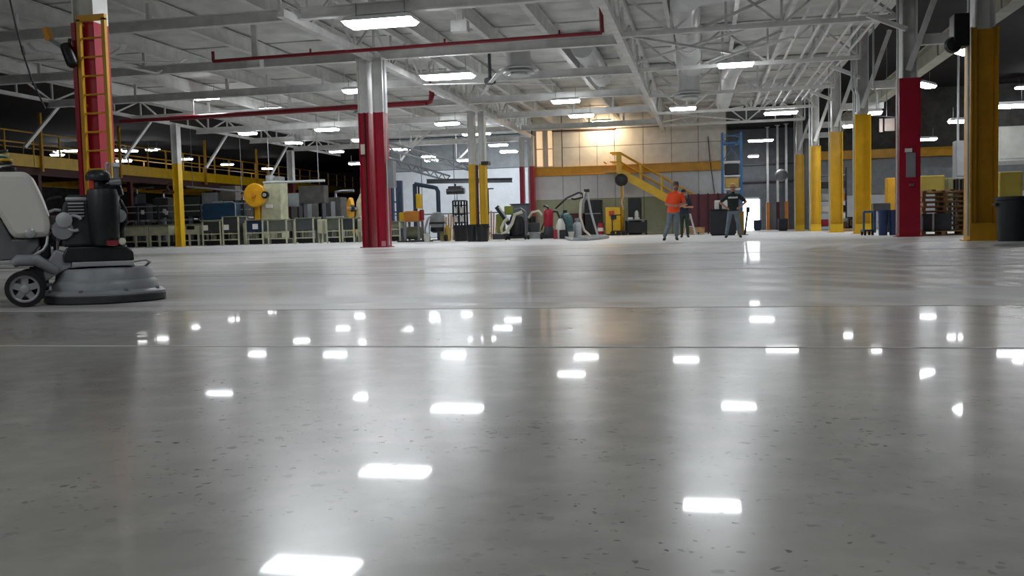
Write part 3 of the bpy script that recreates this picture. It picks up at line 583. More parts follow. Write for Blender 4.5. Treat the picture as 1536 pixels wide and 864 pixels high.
# flywheel presses
def press(pc, r, body, Y, label, turn=0.):
    c = at(*pc, Y=Y); t = thing('flywheel_press', (c.x+.6, Y, 0), label, 'press')
    (bx0, bx1, by0) = body; x0, x1 = at(bx0, 300, Y=Y+.5).x, at(bx1, 300, Y=Y+.5).x; zt = at(bx0, by0, Y=Y+.5).z
    MB().prism([(x0, .3), (x1, .3), (x1, zt), (x0+.35, zt), (x0+.1, zt-.5), (x0, 1.3)], Y+.25, Y+1.2).build('body', BEIGE, t, bev=.04)
    MB().span((x0-.3, Y+.1, .0), (x1+.2, Y+1.3, .3)).build('bed', OLIVE, t)
    fw = MB(); n = 36; d = V(math.sin(turn), -math.cos(turn), 0); s = V(math.cos(turn), math.sin(turn), 0); up = V(0, 0, 1)
    fw.tube([c-d*.04, c+d*.02, c+d*.1, c+d*.14], [r, r*1.02, r*1.0, r*.93], n); f = fw.build('flywheel', mat('flywheel_yellow', 'e3a51f', .45), t, smooth=True)
    MB().tube([c+d*.14, c+d*.24], [r*.2, r*.16], 14).build('hub', ORANGE, f)
    MB().tube([c-d*.35, c+d*.0], .09, 10).build('shaft', STEEL, t)
    g = c+s*(r*.98)+V(0, 0, .0)
    MB().tube([g+d*.18, g+d*.0], r*.3, 16).build('gear', BLACKM, t, smooth=True); MB().tube([g+d*.24, g+d*.18], r*.16, 12).build('gear_cap', LGREY, t)
    MB().span(c+V(-.12, .05, -r-.75), c+V(.12, .3, -r+.1)).build('bracket', YEL2, t)
    MB().tube([(x0+.5, Y+.6, zt), (x0+.5, Y+.6, zt+.3)], .25, 14).build('motor', LGREY, t, smooth=True); MB().span((x1-.35, Y+.3, zt), (x1-.05, Y+1., zt+.22)).build('gearbox', GREY, t, bev=.03)
    MB().span((x0+.35, Y+.2, zt-1.5), (x0+.75, Y+.26, zt-1.3)).build('plate', PAPER, t)
press((383, 293), .66, (393, 424, 272), 47.6, 'beige press with a big round yellow flywheel guard facing the floor')
press((527, 313), .62, (534, 552, 290), 49.5, 'smaller press with its yellow flywheel turned side on by the red column', -.95)
q0, q1 = at(395, 274, Y=47.2), at(487, 271, Y=47.2)
t = thing('long_pipe', q0, 'long pale pipe running sideways above the flywheel press', 'pipe'); MB().cyl(q0, q1, .07, n=10).build('run', GALV, t)
for f_ in (.1, .9): q = q0.lerp(q1, f_); MB().cyl(q, V(q.x, q.y, 7.38), .02, n=6).build('hanger_rod', GREY, t)
q0, q1 = at(280, 280, Y=49), at(372, 288, Y=49)
t = thing('long_pipe', q0, 'grey overhead pipe left of the big yellow flywheel', 'pipe'); MB().cyl(q0, q1, .06, n=10).build('run', GALV, t)
for f_ in (.1, .9): q = q0.lerp(q1, f_); MB().cyl(q, V(q.x, q.y, 7.22 if q.x < -27.5 else 7.38), .015, n=6).build('hanger_rod', GREY, t)

# ------------------------------------------------------------------ crane rails over the press bay
def rail(pa, pb, X, label, hang):
    A, B = at(*pa, X=X), at(*pb, X=X); t = thing('monorail', A, label, 'crane rail'); m = DGREY
    MB().bar(A, B, .1, .1).build('bottom_chord', m, t); MB().bar(A+V(0, 0, .38), B+V(0, 0, .38), .1, .1).build('top_chord', m, t)
    n = 16
    for k in range(n): a, b = A.lerp(B, k/n), A.lerp(B, (k+1)/n); MB().bar(*((a, b+V(0, 0, .38)) if k % 2 else (a+V(0, 0, .38), b)), .05).build('web_brace', m, t)
    for f_ in hang:
        q = A.lerp(B, f_)+V(0, 0, .4); MB().bar(q, V(q.x+1.1, q.y+.4, 6.3), .12).build('sway_brace', WHITE, t); MB().cyl(q, V(q.x, q.y, 7.36), .02, n=6).build('hanger_rod', WHITE, t)
    return t
rail((572, 222), (768, 272), -16.7, 'dark lattice crane rail hung on white sloping braces', (.15, .45, .85))
t = rail((560, 240), (675, 272), -18.2, 'lower dark crane rail carrying the hoist trolley', (.3,))
q0, q1 = at(640, 266, Y=59.5)-V(0, 0, .42), at(768, 264, Y=59.5)-V(0, 0, .42)
tag(MB().ibeam(q0, q1, .25, .3, .04).build('crane_bridge', DGREY), 'dark crane bridge beam crossing behind the twin yellow column', 'beam')
q = at(683, 283, Y=59.5); q.z = (q0.z+q1.z)/2-.42
t = thing('hoist_trolley', (q.x, q.y, q.z), 'black hoist trolley hanging under the crane rail bridge', 'hoist')
MB().box(q, (.9, .5, .5)).build('body', BLACK, t, bev=.05); MB().cyl(q+V(-.5, -.3, -.1), q+V(.7, -.3, -.1), .2, n=12).build('drum', BLACKM, t); MB().cyl(q+V(0, 0, .1), q+V(0, 0, .40), .06, n=8).build('stem', BLACKM, t); MB().cyl(q+V(0.1, 0, -.2), q+V(.1, 0, -1.4), .02, n=6).build('chain', BLACKM, t)

# ------------------------------------------------------------------ cluster right of the twin red column
Yk = 46.
def pk(px, py, Y=Yk): return at(px, py, Y=Y)
t = thing('lifting_gantry', (pk(640, 340).x, Yk, 0), 'dark blue tube gantry with a yellow chain hoist', 'gantry')
g0, g1, g2, g3 = pk(622, 276), pk(650, 281), pk(657, 287), pk(658, 318)
MB().cyl(V(g0.x, Yk, 0), g0, .11, n=10).build('mast', NAVY, t); MB().tube([g0, g1, g1+V(.15, 0, -.04), g2, g3, V(g3.x, Yk, .05)], .11, 10).build('boom', NAVY, t)
q = pk(628.5, 302); MB().box(q, (.26, .26, .75)).build('hoist', YEL, t, bev=.03); MB().cyl(q+V(0, 0, .35), V(q.x, Yk, g0.z-.05), .05, n=8).build('chain', BLACK, t)
MB().span((g0.x-.3, Yk-.3, 0), (g0.x+.3, Yk+.3, .06)).build('foot', NAVY, t); MB().span((g3.x-.3, Yk-.3, 0), (g3.x+.3, Yk+.3, .06)).build('foot', NAVY, t)
t = thing('pipe_rack', (pk(594, 340, 50).x, 50, 0), 'dark blue upright pipe rack standing right of the red column', 'rack')
for px in (588, 596, 601): q = pk(px, 271, 50); MB().span((q.x-.08, 49.9, 0), (q.x+.08, 50.1, q.z)).build('upright', NAVY, t)
for py in (303, 318): a, b = pk(588, py, 50), pk(601, py, 50); MB().bar(a, b, .08).build('cross_bar', NAVY, t)
t = thing('orange_tumbler', (pk(620, 340, 42).x, 42, 0), 'orange horizontal drum with a yellow end on a grey frame', 'machine')
a, b = pk(609, 325, 42), pk(632, 325, 42)
MB().span((a.x, 41.6, a.z-.25), (b.x, 42.4, a.z+.25)).build('drum', ORANGE, t, bev=.08); MB().span((a.x-.25, 41.7, a.z-.2), (a.x, 42.3, a.z+.2)).build('end_cap', YEL, t, bev=.03); MB().span((b.x, 41.75, a.z-.2), (b.x+.08, 42.2, a.z+.3)).build('motor_plate', RED, t)
for x in (a.x+.05, b.x-.05): MB().span((x-.05, 41.65, 0), (x+.05, 41.75, a.z-.22)).build('leg', GREY, t); MB().span((x-.05, 42.25, 0), (x+.05, 42.35, a.z-.22)).build('leg', GREY, t)
MB().span((a.x-.3, 41.5, 0), (b.x+.4, 42.5, .07)).build('skid', DGREY, t); MB().lathe([(.1, -.4), (.3, -.3), (.3, .3), (.1, .4)], ((a.x+b.x)/2, 42, .42), 16, 'x').build('pump', OLIVE, t, smooth=True)
t = thing('shop_vacuum', (pk(656, 350, 41.5).x, 41.5, 0), 'grey canister vacuum on a tipping cart beside a white bucket', 'vacuum')
c = pk(656, 333, 41.5)
MB().lathe([(.12, -.42), (.3, -.3), (.36, -.02), (.34, .25), (.22, .42), (.08, .46)], c, 20).build('canister', GREY, t, smooth=True); MB().lathe([(.37, -.1), (.38, -.05), (.37, .0)], c, 20).build('band', BLACK, t)
MB().lathe([(.2, -.5), (.33, -.42), (.33, -.25), (.2, -.2)], c, 18).build('lower_bowl', BLACK, t, smooth=True)
for s_ in (-1, 1): MB().tube([(c.x+s_*.36, 41.3, .05), (c.x+s_*.36, 41.4, c.z-.1), (c.x+s_*.2, 41.5, c.z+.35)], .03, 8).build('frame', STEEL, t); MB().lathe([(.02, -.05), (.16, -.05), (.16, .05), (.02, .05)], (c.x+s_*.42, 41.4, .16), 14, 'x').build('wheel', RUBBER, t)
MB().tube([c+V(-.05, 0, .4), c+V(-.4, -.1, .2), c+V(-.55, -.2, -.3), (c.x-.5, 41.2, .1)], .05, 8).build('hose', LGREY, t, smooth=True)
def bucket(p, r, h, m, label, name='bucket', cat='bucket'):
    t = thing(name, p, label, cat); MB().lathe([(r*.8, 0), (r, h), (r*1.06, h), (r*1.06, h-.04)], p, 18).build('shell', m, t, smooth=True); MB().lathe([(.01, h+.004), (r*.95, h+.005)], p, 18).build('contents', DGREY, t)
    MB().tube(arc(V(*p), r*.98, 0, 180, 10, lambda c_, a, b: c_+V(a, -.02, h+b*.25)), .008, 6).build('bail', STEEL, t); return t
q = at(654, 362, z=0); bucket((q.x+.05, 40.6, 0), .15, .38, TANKW, 'white plastic bucket in front of the grey canister vacuum')
q = pk(668, 350, 43); t = thing('tool_case', (q.x, 43, 0), 'yellow sided tool case between the vacuum and the bins', 'case')
MB().span((q.x-.22, 42.8, 0), (q.x+.22, 43.2, .62)).build('body', mat('case_tan', 'a79b5b', .6), t, bev=.03); MB().span((q.x+.1, 42.78, .1), (q.x+.23, 42.8, .75)).build('side', YEL, t)
for px in (682, 700, 708, 721):
    pass
def barrel(px, py, r, h, label, m=BLACK, name='plastic_bin', group=None):
    q = at(px, py, z=0); t = thing(name, (q.x, q.y+r, 0), label, 'bin', group); c = (q.x, q.y+r, 0)
    MB().lathe([(r*.82, 0), (r*.86, .04), (r*.97, h*.92), (r*1.06, h*.93), (r*1.06, h), (r*.98, h), (r*.9, h*.5), (r*.6, .06)], c, 22).build('shell', m, t, smooth=True)
    for s_ in (-1, 1): MB().span((c[0]+s_*r*1.02-.03, c[1]-.1, h*.8), (c[0]+s_*r*1.02+.03, c[1]+.1, h*.86)).build('handle', m, t)
    return t
barrel(689, 362, .34, .72, 'black round plastic bin standing leftmost before the yellow column', group=None)
barrel(707, 362.5, .27, .72, 'black plastic bin in the middle of three before the yellow column')
barrel(721, 362.5, .29, .72, 'black plastic bin right of three before the yellow column')
t = thing('wire_rack', (pk(690, 340, 47).x, 47, 0), 'dark wire rack with pale bundles behind the black bins', 'rack')
x0, x1 = pk(682, 340, 47).x, pk(699, 340, 47).x; zt = pk(690, 301, 47).z
for x in (x0, (x0+x1)/2, x1):
    for y in (46.8, 47.3): MB().span((x-.04, y-.04, 0), (x+.04, y+.04, zt)).build('upright', BLACKM, t)
for z in (.85, 1.3, 1.75, zt-.04): MB().span((x0, 46.8, z), (x1, 47.3, z+.06)).build('shelf', BLACKM, t)
for k, (x, z) in enumerate(((.03, 1.36), (.31, 1.36), (.03, .91), (.31, .91))): tag(MB().box((x0+x+.11, 47.02, z+.175), (.16, .3, .33)).build('bundle', PAPER, bev=.04), 'white bundle stacked in the dark wire rack', 'bundle', 'bundles in the wire rack')
for px, h, lab in ((671, 1.4, 'tan wooden stake bundle left of the wire rack'), (735, 1.45, 'tan wooden stake bundle right of the yellow column')):
    q = pk(px, 340, 46.5); t = thing('timber_bundle', (q.x, 46.5, 0), lab, 'timber')
    for k in range(6): MB().bar((q.x-.3+k*.12, 46.4+.05*(k % 2), 0), (q.x-.36+k*.14, 46.6, h-.1*(k % 3)), .07).build('stake', WOOD, t)
q = pk(733, 330, 49); t = thing('tripod_stand', (q.x, 49, 0), 'thin black stand with a flat top right of the yellow column', 'stand')
zt = pk(733, 284, 49).z; MB().cyl((q.x, 49, .2), (q.x, 49, zt), .04, n=8).build('pole', BLACKM, t); MB().span((q.x-.3, 48.9, zt), (q.x+.3, 49.1, zt+.06)).build('plate', BLACKM, t)
for k in range(3): MB().cyl((q.x, 49, .35), (q.x+.4*math.cos(k*2.1), 49+.4*math.sin(k*2.1), 0.02), .025, n=6).build('leg', BLACKM, t)

# vacuums and grinders parked before the office corner
t = thing('dust_extractor', (at(772, 360, z=0).x, 42, 0), 'black dust extractor with a looped cream hose', 'vacuum')
q = at(776, 358, Y=42)
MB().lathe([(.3, .12), (.36, .2), (.36, .75), (.3, 1.05), (.15, 1.15)], (q.x, 42, 0), 20).build('tank', BLACK, t, smooth=True); MB().span((q.x-.45, 41.6, .05), (q.x+.45, 42.4, .16)).build('chassis', BLACKM, t)
for s_ in (-1, 1):
    for y in (41.65, 42.35): MB().lathe([(.02, -.04), (.1, -.04), (.1, .04), (.02, .04)], (q.x+s_*.45, y, .1), 12, 'x').build('wheel', RUBBER, t)
hp = [at(*p, Y=41.4) for p in ((783, 318), (772, 322), (768, 335), (760, 348), (753, 350), (752, 342), (757, 332), (762, 327))]
MB().tube(hp, .075, 10).build('hose', HOSE, t, smooth=True); MB().tube([(q.x+.4, 41.9, .15), (q.x+.42, 41.9, 1.3), (q.x+.2, 41.9, 1.45), (q.x-.1, 41.9, 1.4)], .03, 8).build('handle', STEEL, t)
a, b = at(745, 310, Y=41.6), at(764, 336, Y=41.6)
t = thing('floor_scraper', (b.x, 41.6, 0), 'green and black walk behind scraper with a slanted chute', 'machine')
MB().bar(a, b, .16, .2).build('chute', BLACK, t); MB().bar(a+V(.12, -.1, -.02), b+V(.0, -.1, .15), .1, .06).build('chute_face', LGREY, t); MB().box((a.x+.1, 42, .75), (.35, .4, .9)).build('body', mat('lime_green', '8a9433', .5), t, bev=.04); MB().box((a.x+.45, 42.1, 1.35), (.35, .35, .4)).build('hopper', MATS['lime_green'], t, bev=.04)
MB().box((a.x+.15, 41.9, .16), (.8, .6, .26)).build('base', DGREY, t, bev=.04)
t = thing('grey_cabinet', (at(785, 320, Y=50).x, 50, 0), 'wide slate grey cabinet behind the dust extractor', 'cabinet')
x0, x1 = at(768, 320, Y=50).x, at(793, 320, Y=50).x; zt = at(780, 307, Y=50).z
MB().span((x0, 49.7, .1), (x1, 50.5, zt)).build('body', mat('slate', '5a6068', .5), t, bev=.02); MB().span((x0-.05, 49.65, zt), (x1+.05, 50.55, zt+.05)).build('top', DGREY, t)
for k in range(2): MB().span((x0+.05+k*(x1-x0)/2, 49.67, .2), (x0-.05+(k+1)*(x1-x0)/2, 49.7, zt-.1)).build('door', MATS['slate'], t)
for x in (x0+.05, x1-.1): MB().span((x, 49.8, 0), (x+.06, 50.4, .1)).build('foot', BLACK, t)
def small_grinder(px, py, Y, r, label):
    c = at(px, py, Y=Y); c = V(c.x, Y, 0); t = thing('parked_grinder', c, label, 'grinder')
    MB().lathe([(r, .02), (r*1.02, .08), (r*.85, .28), (r*.6, .34)], c, 24).build('shroud', GREY, t, smooth=True); MB().box(c+V(0, 0, .55), (r*1.4, r*1.1, .45)).build('engine', DGREY, t, bev=.06)
    MB().lathe([(.18, 0), (.2, .1), (.2, .3), (.1, .36)], c+V(-.1, 0, .75), 16).build('air_filter', BLACK, t, smooth=True); MB().tube([c+V(.35, 0, .4), c+V(.55, 0, .9), c+V(.6, -.1, 1.15), c+V(.6, .3, 1.15)], .03, 8).build('handle', BLACKM, t)
    for s_ in (-1, 1): MB().lathe([(.03, -.04), (.15, -.04), (.15, .04), (.03, .04)], c+V(.5, s_*.3, .15), 14, 'y').build('wheel', RUBBER, t)
    MB().tube([c+V(-.2, -.2, 1.0), c+V(.0, -.3, 1.25), c+V(.3, -.3, 1.3), c+V(.45, -.3, 1.1)], .06, 8).build('hose', HOSE, t, smooth=True)
small_grinder(801, 350, 43.2, .38, 'parked grinder with a small grey shroud by the red vacuum')
q = at(823, 340, Y=41); t = thing('red_vacuum', (q.x, 41, 0), 'red upright cylinder vacuum with a black cap', 'vacuum')
zt = at(823, 314, Y=41).z
MB().lathe([(.19, .55), (.22, .6), (.22, zt-.1), (.18, zt)], (q.x, 41, 0), 20).build('tank', RED, t, smooth=True); MB().lathe([(.22, .2), (.24, .25), (.2, .55)], (q.x, 41, 0), 18).build('base_can', DGREY, t, smooth=True); MB().span((q.x-.3, 40.75, .03), (q.x+.3, 41.25, .2)).build('chassis', BLACKM, t, bev=.03)
MB().tube([(q.x, 41, zt), (q.x-.02, 41, zt+.1), (q.x-.15, 41, zt+.16), (q.x-.22, 41, zt+.14)], .045, 8).build('nozzle', BLACK, t); MB().tube([(q.x+.2, 41, zt-.1), (q.x+.4, 41, zt-.12), (q.x+.55, 41, zt-.5), (q.x+.6, 40.9, .1)], .05, 8).build('hose', BLACK, t, smooth=True)
for s_ in (-1, 1): MB().lathe([(.02, -.04), (.11, -.04), (.11, .04), (.02, .04)], (q.x+s_*.3, 40.8, .11), 12, 'x').build('wheel', RUBBER, t)
q = at(841, 345, Y=40.4); t = thing('white_sprayer', (q.x, 40.4, 0), 'white and red sprayer tank beside the red vacuum', 'sprayer')
MB().lathe([(.2, .0), (.22, .05), (.2, .6), (.1, .85), (.05, .9)], (q.x, 40.4, 0), 16).build('tank', TANKW, t, smooth=True); MB().span((q.x-.28, 40.15, .02), (q.x-.14, 40.25, .42)).build('red_panel', RED, t); MB().span((q.x-.02, 40.12, .02), (q.x+.3, 40.35, .4)).build('pump', BLACK, t, bev=.03)
MB().tube([(q.x, 40.4, .9), (q.x+.1, 40.3, 1.0), (q.x+.25, 40.2, .7), (q.x+.35, 40.2, .1)], .035, 8).build('hose', BLACK, t, smooth=True)
q = at(848, 340, Y=43); t = thing('teal_drum', (q.x, 43, 0), 'teal drum vacuum behind the white sprayer', 'drum')
MB().lathe([(.33, 0), (.36, .3), (.36, .85), (.3, 1.05), (.12, 1.18)], (q.x, 43, 0), 20).build('drum', TEAL, t, smooth=True); MB().lathe([(.37, .5), (.38, .53), (.37, .56)], (q.x, 43, 0), 20).build('band', DGREY, t); MB().cyl((q.x, 43, 1.15), (q.x, 43, 1.3), .1, n=10).build('cap', BLACK, t)
q = at(855, 352, Y=42); bucket((q.x, 42, 0), .2, .3, TANKW, 'low white bucket at the start of the floor hose')
q = at(866, 345, Y=43.5); t = thing('gas_cylinder', (q.x, 43.5, 0), 'short grey gas cylinder before the dark red tool chest', 'cylinder')
MB().lathe([(.18, .0), (.2, .05), (.2, .62), (.12, .74), (.05, .78), (.05, .82)], (q.x, 43.5, 0), 18).build('body', LGREY, t, smooth=True); MB().lathe([(.1, .8), (.12, .82), (.12, .93), (.1, .93)], (q.x, 43.5, 0), 14).build('collar', GREY, t)
t = thing('floor_hose', (at(860, 357, z=0).x, 42, 0), 'long grey vacuum hose lying in loops on the dusty floor', 'hose')
hp = [at(*p, z=.06) for p in ((846, 355), (852, 358), (862, 359), (880, 358.5), (900, 357), (912, 355), (905, 353.5), (885, 354), (868, 355), (872, 357), (892, 356.5))]
MB().tube(hp, .06, 8).build('hose', LGREY, t, smooth=True)
t = thing('grinder_handle', (at(880, 350, Y=44).x, 44, 0), 'tall A shaped black handle frame with a long slanted wand', 'handle frame')
A = at(880, 286, Y=44)
for px, m in ((868, HOSE), (897, LGREY)): q = at(px, 352, Y=44); MB().tube([A, A.lerp(q, .5)+V(-.06, 0, 0), V(q.x, q.y, .05)], .05, 8).build('leg', LGREY if px > 880 else GREY, t, smooth=True)
MB().box(A, (.25, .12, .14)).build('apex', BLACK, t); qh = at(885, 352, Y=43.8); MB().tube([A+V(-.1, -.1, -.05), at(871, 305, Y=43.9), at(870, 325, Y=43.8), at(876, 345, Y=43.8), V(qh.x, 43.8, .08)], .06, 8).build('hose', HOSE, t, smooth=True)
b = at(833, 313, Y=43.5); c = at(850, 297, Y=43.6); MB().tube([b, c, at(868, 289, Y=43.8), at(873, 290, Y=43.8), at(874, 296, Y=43.8), at(862, 299, Y=43.7), at(857, 298, Y=43.7)], .045, 8).build('wand', BLACK, t, smooth=True)
# against the office wall
t = thing('tall_black_cabinet', (at(890, 330, Y=55.4).x, 55.4, 0), 'tall black cabinet against the green wall', 'cabinet')
x0, x1 = at(878, 330, Y=55.4).x, at(903, 330, Y=55.4).x; zt = at(890, 300, Y=55.4).z
MB().span((x0, 55.1, .08), (x1, 55.9, zt)).build('body', BLACK, t, bev=.02)
for k in range(2): MB().span((x0+.04+k*(x1-x0)/2, 55.07, .15), (x0-.04+(k+1)*(x1-x0)/2, 55.1, zt-.05)).build('door', BLACKM, t)
MB().span((x0, 55.2, 0), (x1, 55.8, .08)).build('plinth', BLACK, t); MB().span((x0+.02, 55.03, zt*.6), (x1-.02, 55.07, zt*.6+.06)).build('handle_bar', GREY, t)
t = thing('red_tool_chest', (at(862, 335, Y=55.2).x, 55.2, 0), 'dark red tool chest left of the tall black cabinet', 'cabinet')
x0, x1 = at(855, 330, Y=55.2).x, at(876, 330, Y=55.2).x; zt = at(866, 320, Y=55.2).z
MB().span((x0, 54.9, .1), (x1, 55.7, zt)).build('body', DRED, t, bev=.02)
for k in range(5): MB().span((x0+.04, 54.87, .16+k*(zt-.2)/5), (x1-.04, 54.9, .12+(k+1)*(zt-.2)/5)).build('drawer', DRED, t)
for x in (x0+.1, x1-.1): MB().lathe([(.01, -.03), (.06, -.03), (.06, .03), (.01, .03)], (x, 55., .06), 10, 'x').build('caster', RUBBER, t)
t = thing('yellow_safety_cabinet', (at(920, 335, Y=52.6).x, 52.6, 0), 'yellow safety cabinet with a red warning mark beside the stair', 'cabinet')
x0, x1 = at(909, 330, Y=52.6).x, at(931, 330, Y=52.6).x; zt = at(920, 311, Y=52.6).z
MB().span((x0, 52.4, .08), (x1, 53., zt)).build('body', YEL, t, bev=.02)
for k in range(2): dd = MB().span((x0+.02+k*(x1-x0)/2, 52.37, .12), (x0-.02+(k+1)*(x1-x0)/2, 52.4, zt-.04)).build('door', YEL, t); MB().span((x0+(x1-x0)/2-.07+k*.1, 52.34, .8), (x0+(x1-x0)/2-.04+k*.1, 52.37, 1.0)).build('handle', BLACK, dd)
MB().span((x0+.2, 52.355, zt-.5), (x0+.5, 52.37, zt-.2)).build('warning_mark', mat('warning_red', 'c8452f', .6), t); MB().span((x0, 52.45, 0), (x1, 52.95, .08)).build('plinth', BLACK, t)
q = at(901, 340, Y=52.5); t = thing('fire_extinguisher', (q.x, 52.5, 0), 'red extinguisher with a white label before the black cabinet', 'extinguisher')
MB().lathe([(.15, 0), (.17, .03), (.17, .6), (.1, .72), (.04, .76)], (q.x, 52.5, 0), 16).build('body', RED, t, smooth=True); MB().lathe([(.174, .25), (.175, .45)], (q.x, 52.5, 0), 16).build('label', PAPER, t); MB().span((q.x-.1, 52.45, .76), (q.x+.06, 52.55, .84)).build('valve', BLACK, t); MB().tube([(q.x, 52.5, .8), (q.x+.2, 52.45, .7), (q.x+.22, 52.45, .3)], .02, 6).build('hose', BLACK, t)
t = thing('work_table', (at(950, 335, Y=53).x, 53, 0), 'black work table with clutter under the stair', 'table')
x0, x1 = at(938, 330, Y=53).x, at(970, 330, Y=53).x; zt = at(955, 329, Y=53).z
MB().span((x0, 52.6, zt-.05), (x1, 53.5, zt)).build('top', GREY, t)
for x in (x0+.04, x1-.04):
    for y in (52.65, 53.45): MB().span((x-.03, y-.03, 0), (x+.03, y+.03, zt-.05)).build('leg', BLACKM, t)
MB().span((x0+.05, 52.9, .1), (x1-.1, 53.4, zt-.15)).build('back_panel', BLACK, t)
q = at(955, 320, Y=53); t = thing('white_coffee_maker', (q.x, 53, zt), 'small white appliance standing on the black work table', 'appliance')
MB().span((q.x-.12, 52.9, zt), (q.x+.16, 53.2, zt+.12)).build('base', TANKW, t, bev=.02); MB().lathe([(.1, .12), (.13, .2), (.1, .42), (.04, .5)], (q.x, 53, zt), 14).build('jug', TANKW, t, smooth=True); MB().span((q.x+.08, 52.95, zt+.12), (q.x+.18, 53.1, zt+.34)).build('column', DGREY, t)
q = at(948, 326, Y=53); tag(MB().box((q.x-.08, 52.8, zt+.06), (.3, .22, .12)).build('folded_cloth', PAPER, bev=.04), 'white folded cloth beside the appliance on the table', 'cloth')
t = thing('dark_backboard', (at(953, 315, Y=54.6).x, 54.6, 0), 'tall dark locker behind the work table', 'locker')
x0, x1 = at(943, 330, Y=54.6).x, at(962, 330, Y=54.6).x; zl = at(952, 297, Y=54.6).z
MB().span((x0, 54.4, .05), (x1, 55, zl)).build('body', BLACK, t, bev=.02); MB().span((x0+.04, 54.37, .12), (x1-.04, 54.4, zl-.06)).build('door', BLACKM, t); MB().span((x0, 54.45, 0), (x1, 54.95, .05)).build('plinth', BLACK, t)
q = at(925, 340, Y=51.5); t = thing('tool_cart', (q.x, 51.5, 0), 'low black tool cart on wheels before the yellow cabinet', 'cart')
MB().span((q.x-.25, 51.2, .2), (q.x+.45, 51.7, .27)).build('deck', BLACKM, t); MB().tube([(q.x-.22, 51.25, .25), (q.x-.22, 51.25, 1.05), (q.x-.1, 51.25, 1.12), (q.x+.3, 51.25, 1.12)], .03, 8).build('handle', BLACKM, t); MB().box((q.x-.15, 51.4, 1.02), (.3, .3, .28)).build('motor', BLACK, t, bev=.04)
for dx in (-.2, .12, .4): MB().lathe([(.02, -.04), (.13, -.04), (.13, .04), (.02, .04)], (q.x+dx, 51.2, .13), 14, 'y').build('wheel', RUBBER, t)
# reel at the stair head
q = at(932, 270, Y=53.9); t = thing('hose_reel', q, 'round black hose reel on a yellow post below the stair head', 'reel')
MB().lathe([(.3, -.16), (.36, -.12), (.22, -.1), (.22, .1), (.36, .12), (.3, .16)], q, 22, 'y').build('reel', BLACK, t, smooth=True); MB().span((q.x-.06, 53.95, 0), (q.x+.1, 54.1, q.z-.2)).build('post', YEL2, t); MB().tube([q+V(.1, -.1, -.25), q+V(.15, -.1, -.9), q+V(0, -.1, -1.3), q+V(.12, -.1, -1.7)], .04, 8).build('hose', HOSE, t, smooth=True)

# ------------------------------------------------------------------ stair
SY = 54.6
st = thing('steel_staircase', (-2, SY, 0), 'yellow steel staircase with handrails rising along the office wall', 'stairs')
A = at(930, 254, Y=SY); A.z = 3.72; B = V(.95, SY, .1)
for y in (SY-.5, SY+.5): MB().bar(V(A.x, y, A.z-.1), V(B.x, y, B.z), .06, .46, up=(0, 0, 1)).build('stringer', YEL, st)
n = 19
for k in range(n):
    q = A.lerp(B, (k+.5)/n); MB().box((q.x, SY, q.z+.0), (.27, .94, .04)).build('tread', DGREY, st)
MB().bar(V(A.x+.1, SY, A.z-.36), V(B.x-.3, SY, B.z-.02+.0), .96, .04).build('soffit', BLACKM, st)
for y in (SY-.52, SY+.52):
    for dz, r_ in ((.5, .045), (1.02, .055)):
        MB().tube([V(A.x-.5, y, A.z+dz), V(A.x+.05, y, A.z+dz), V(B.x, y, B.z+dz)], r_, 8).build('handrail', YEL2, st)
    for f_ in (0, .2, .4, .6, .8, .97): q = A.lerp(B, f_); MB().span((q.x-.035, y-.035, q.z-.05), (q.x+.055, y+.035, q.z+1.03)).build('post', YEL, st)
MB().span((A.x-.9, SY-.55, 3.62), (A.x+.05, SY+.9, 3.74)).build('landing', YEL2, st); MB().span((A.x-.15, SY-.56, 3.55), (A.x+.12, SY-.5, 4.78)).build('newel_plate', YEL, st)
MB().span((A.x-.9, SY-.5, 4.2), (A.x-.85, SY+.9, 4.26)).build('landing_rail', YEL2, st)
MB().prism([(-1.65, .0), (.9, .0), (-1.65, 2.15)], SY-.3, SY+.3).build('green_infill', WALLG, st)

# ------------------------------------------------------------------ blue rack, black counter, dark red screen
t = thing('pallet_rack', (1.3, 52, 0), 'tall blue pallet rack upright frame with white crossbars', 'rack')
x0, x1 = at(1084, 300, Y=52).x, at(1112, 300, Y=52).x; zt = at(1090, 200, Y=52).z
for x in (x0, x1):
    for y in (51.5, 52.5): MB().span((x-.06, y-.05, 0), (x+.06, y+.05, zt)).build('upright', BLUE, t)
for z in (2.3, 3.0, 3.75, zt-.6):
    for y in (51.5, 52.5): MB().span((x0, y-.04, z), (x1, y+.04, z+.09)).build('beam', GALV if z < 4 else BLUE, t)
for z0, z1 in ((3.85, 5.1), (5.1, 6.)):
    MB().bar((x0, 51.48, z0), (x1, 51.48, min(z1, zt-.1)), .04).build('cross_brace', BLUE, t); MB().bar((x1, 51.52, z0), (x0, 51.52, min(z1, zt-.1)), .04).build('cross_brace', BLUE, t)
for z0, z1, m, lab in ((2.4, 2.95, mat('tan_cloth', 'b08f4f', .8), 'tan bundle on the lowest visible level of the blue rack'), (3.1, 3.7, BLACK, 'black crate on the blue rack')):
    tag(MB().span((x0+.12, 51.55, z0), (x1-.12, 52.45, z1)).build('stored_crate', m, bev=.05), lab, 'crate')
tag(MB().tube([at(1062, 205, Y=55.8), at(1065, 240, Y=55.8), at(1072, 292, Y=55.8)], .03, 6).build('hanging_cable', DGREY), 'dark cable hanging down the white wall left of the rack', 'cable')
t = thing('dark_red_screen', (at(1062, 340, Y=47.6).x, 47.6, 0), 'dark red welding screen standing behind the workers', 'screen')
x0, x1 = at(1033, 330, Y=47.6).x, at(1092, 330, Y=47.6).x; zt = at(1060, 291, Y=47.6).z
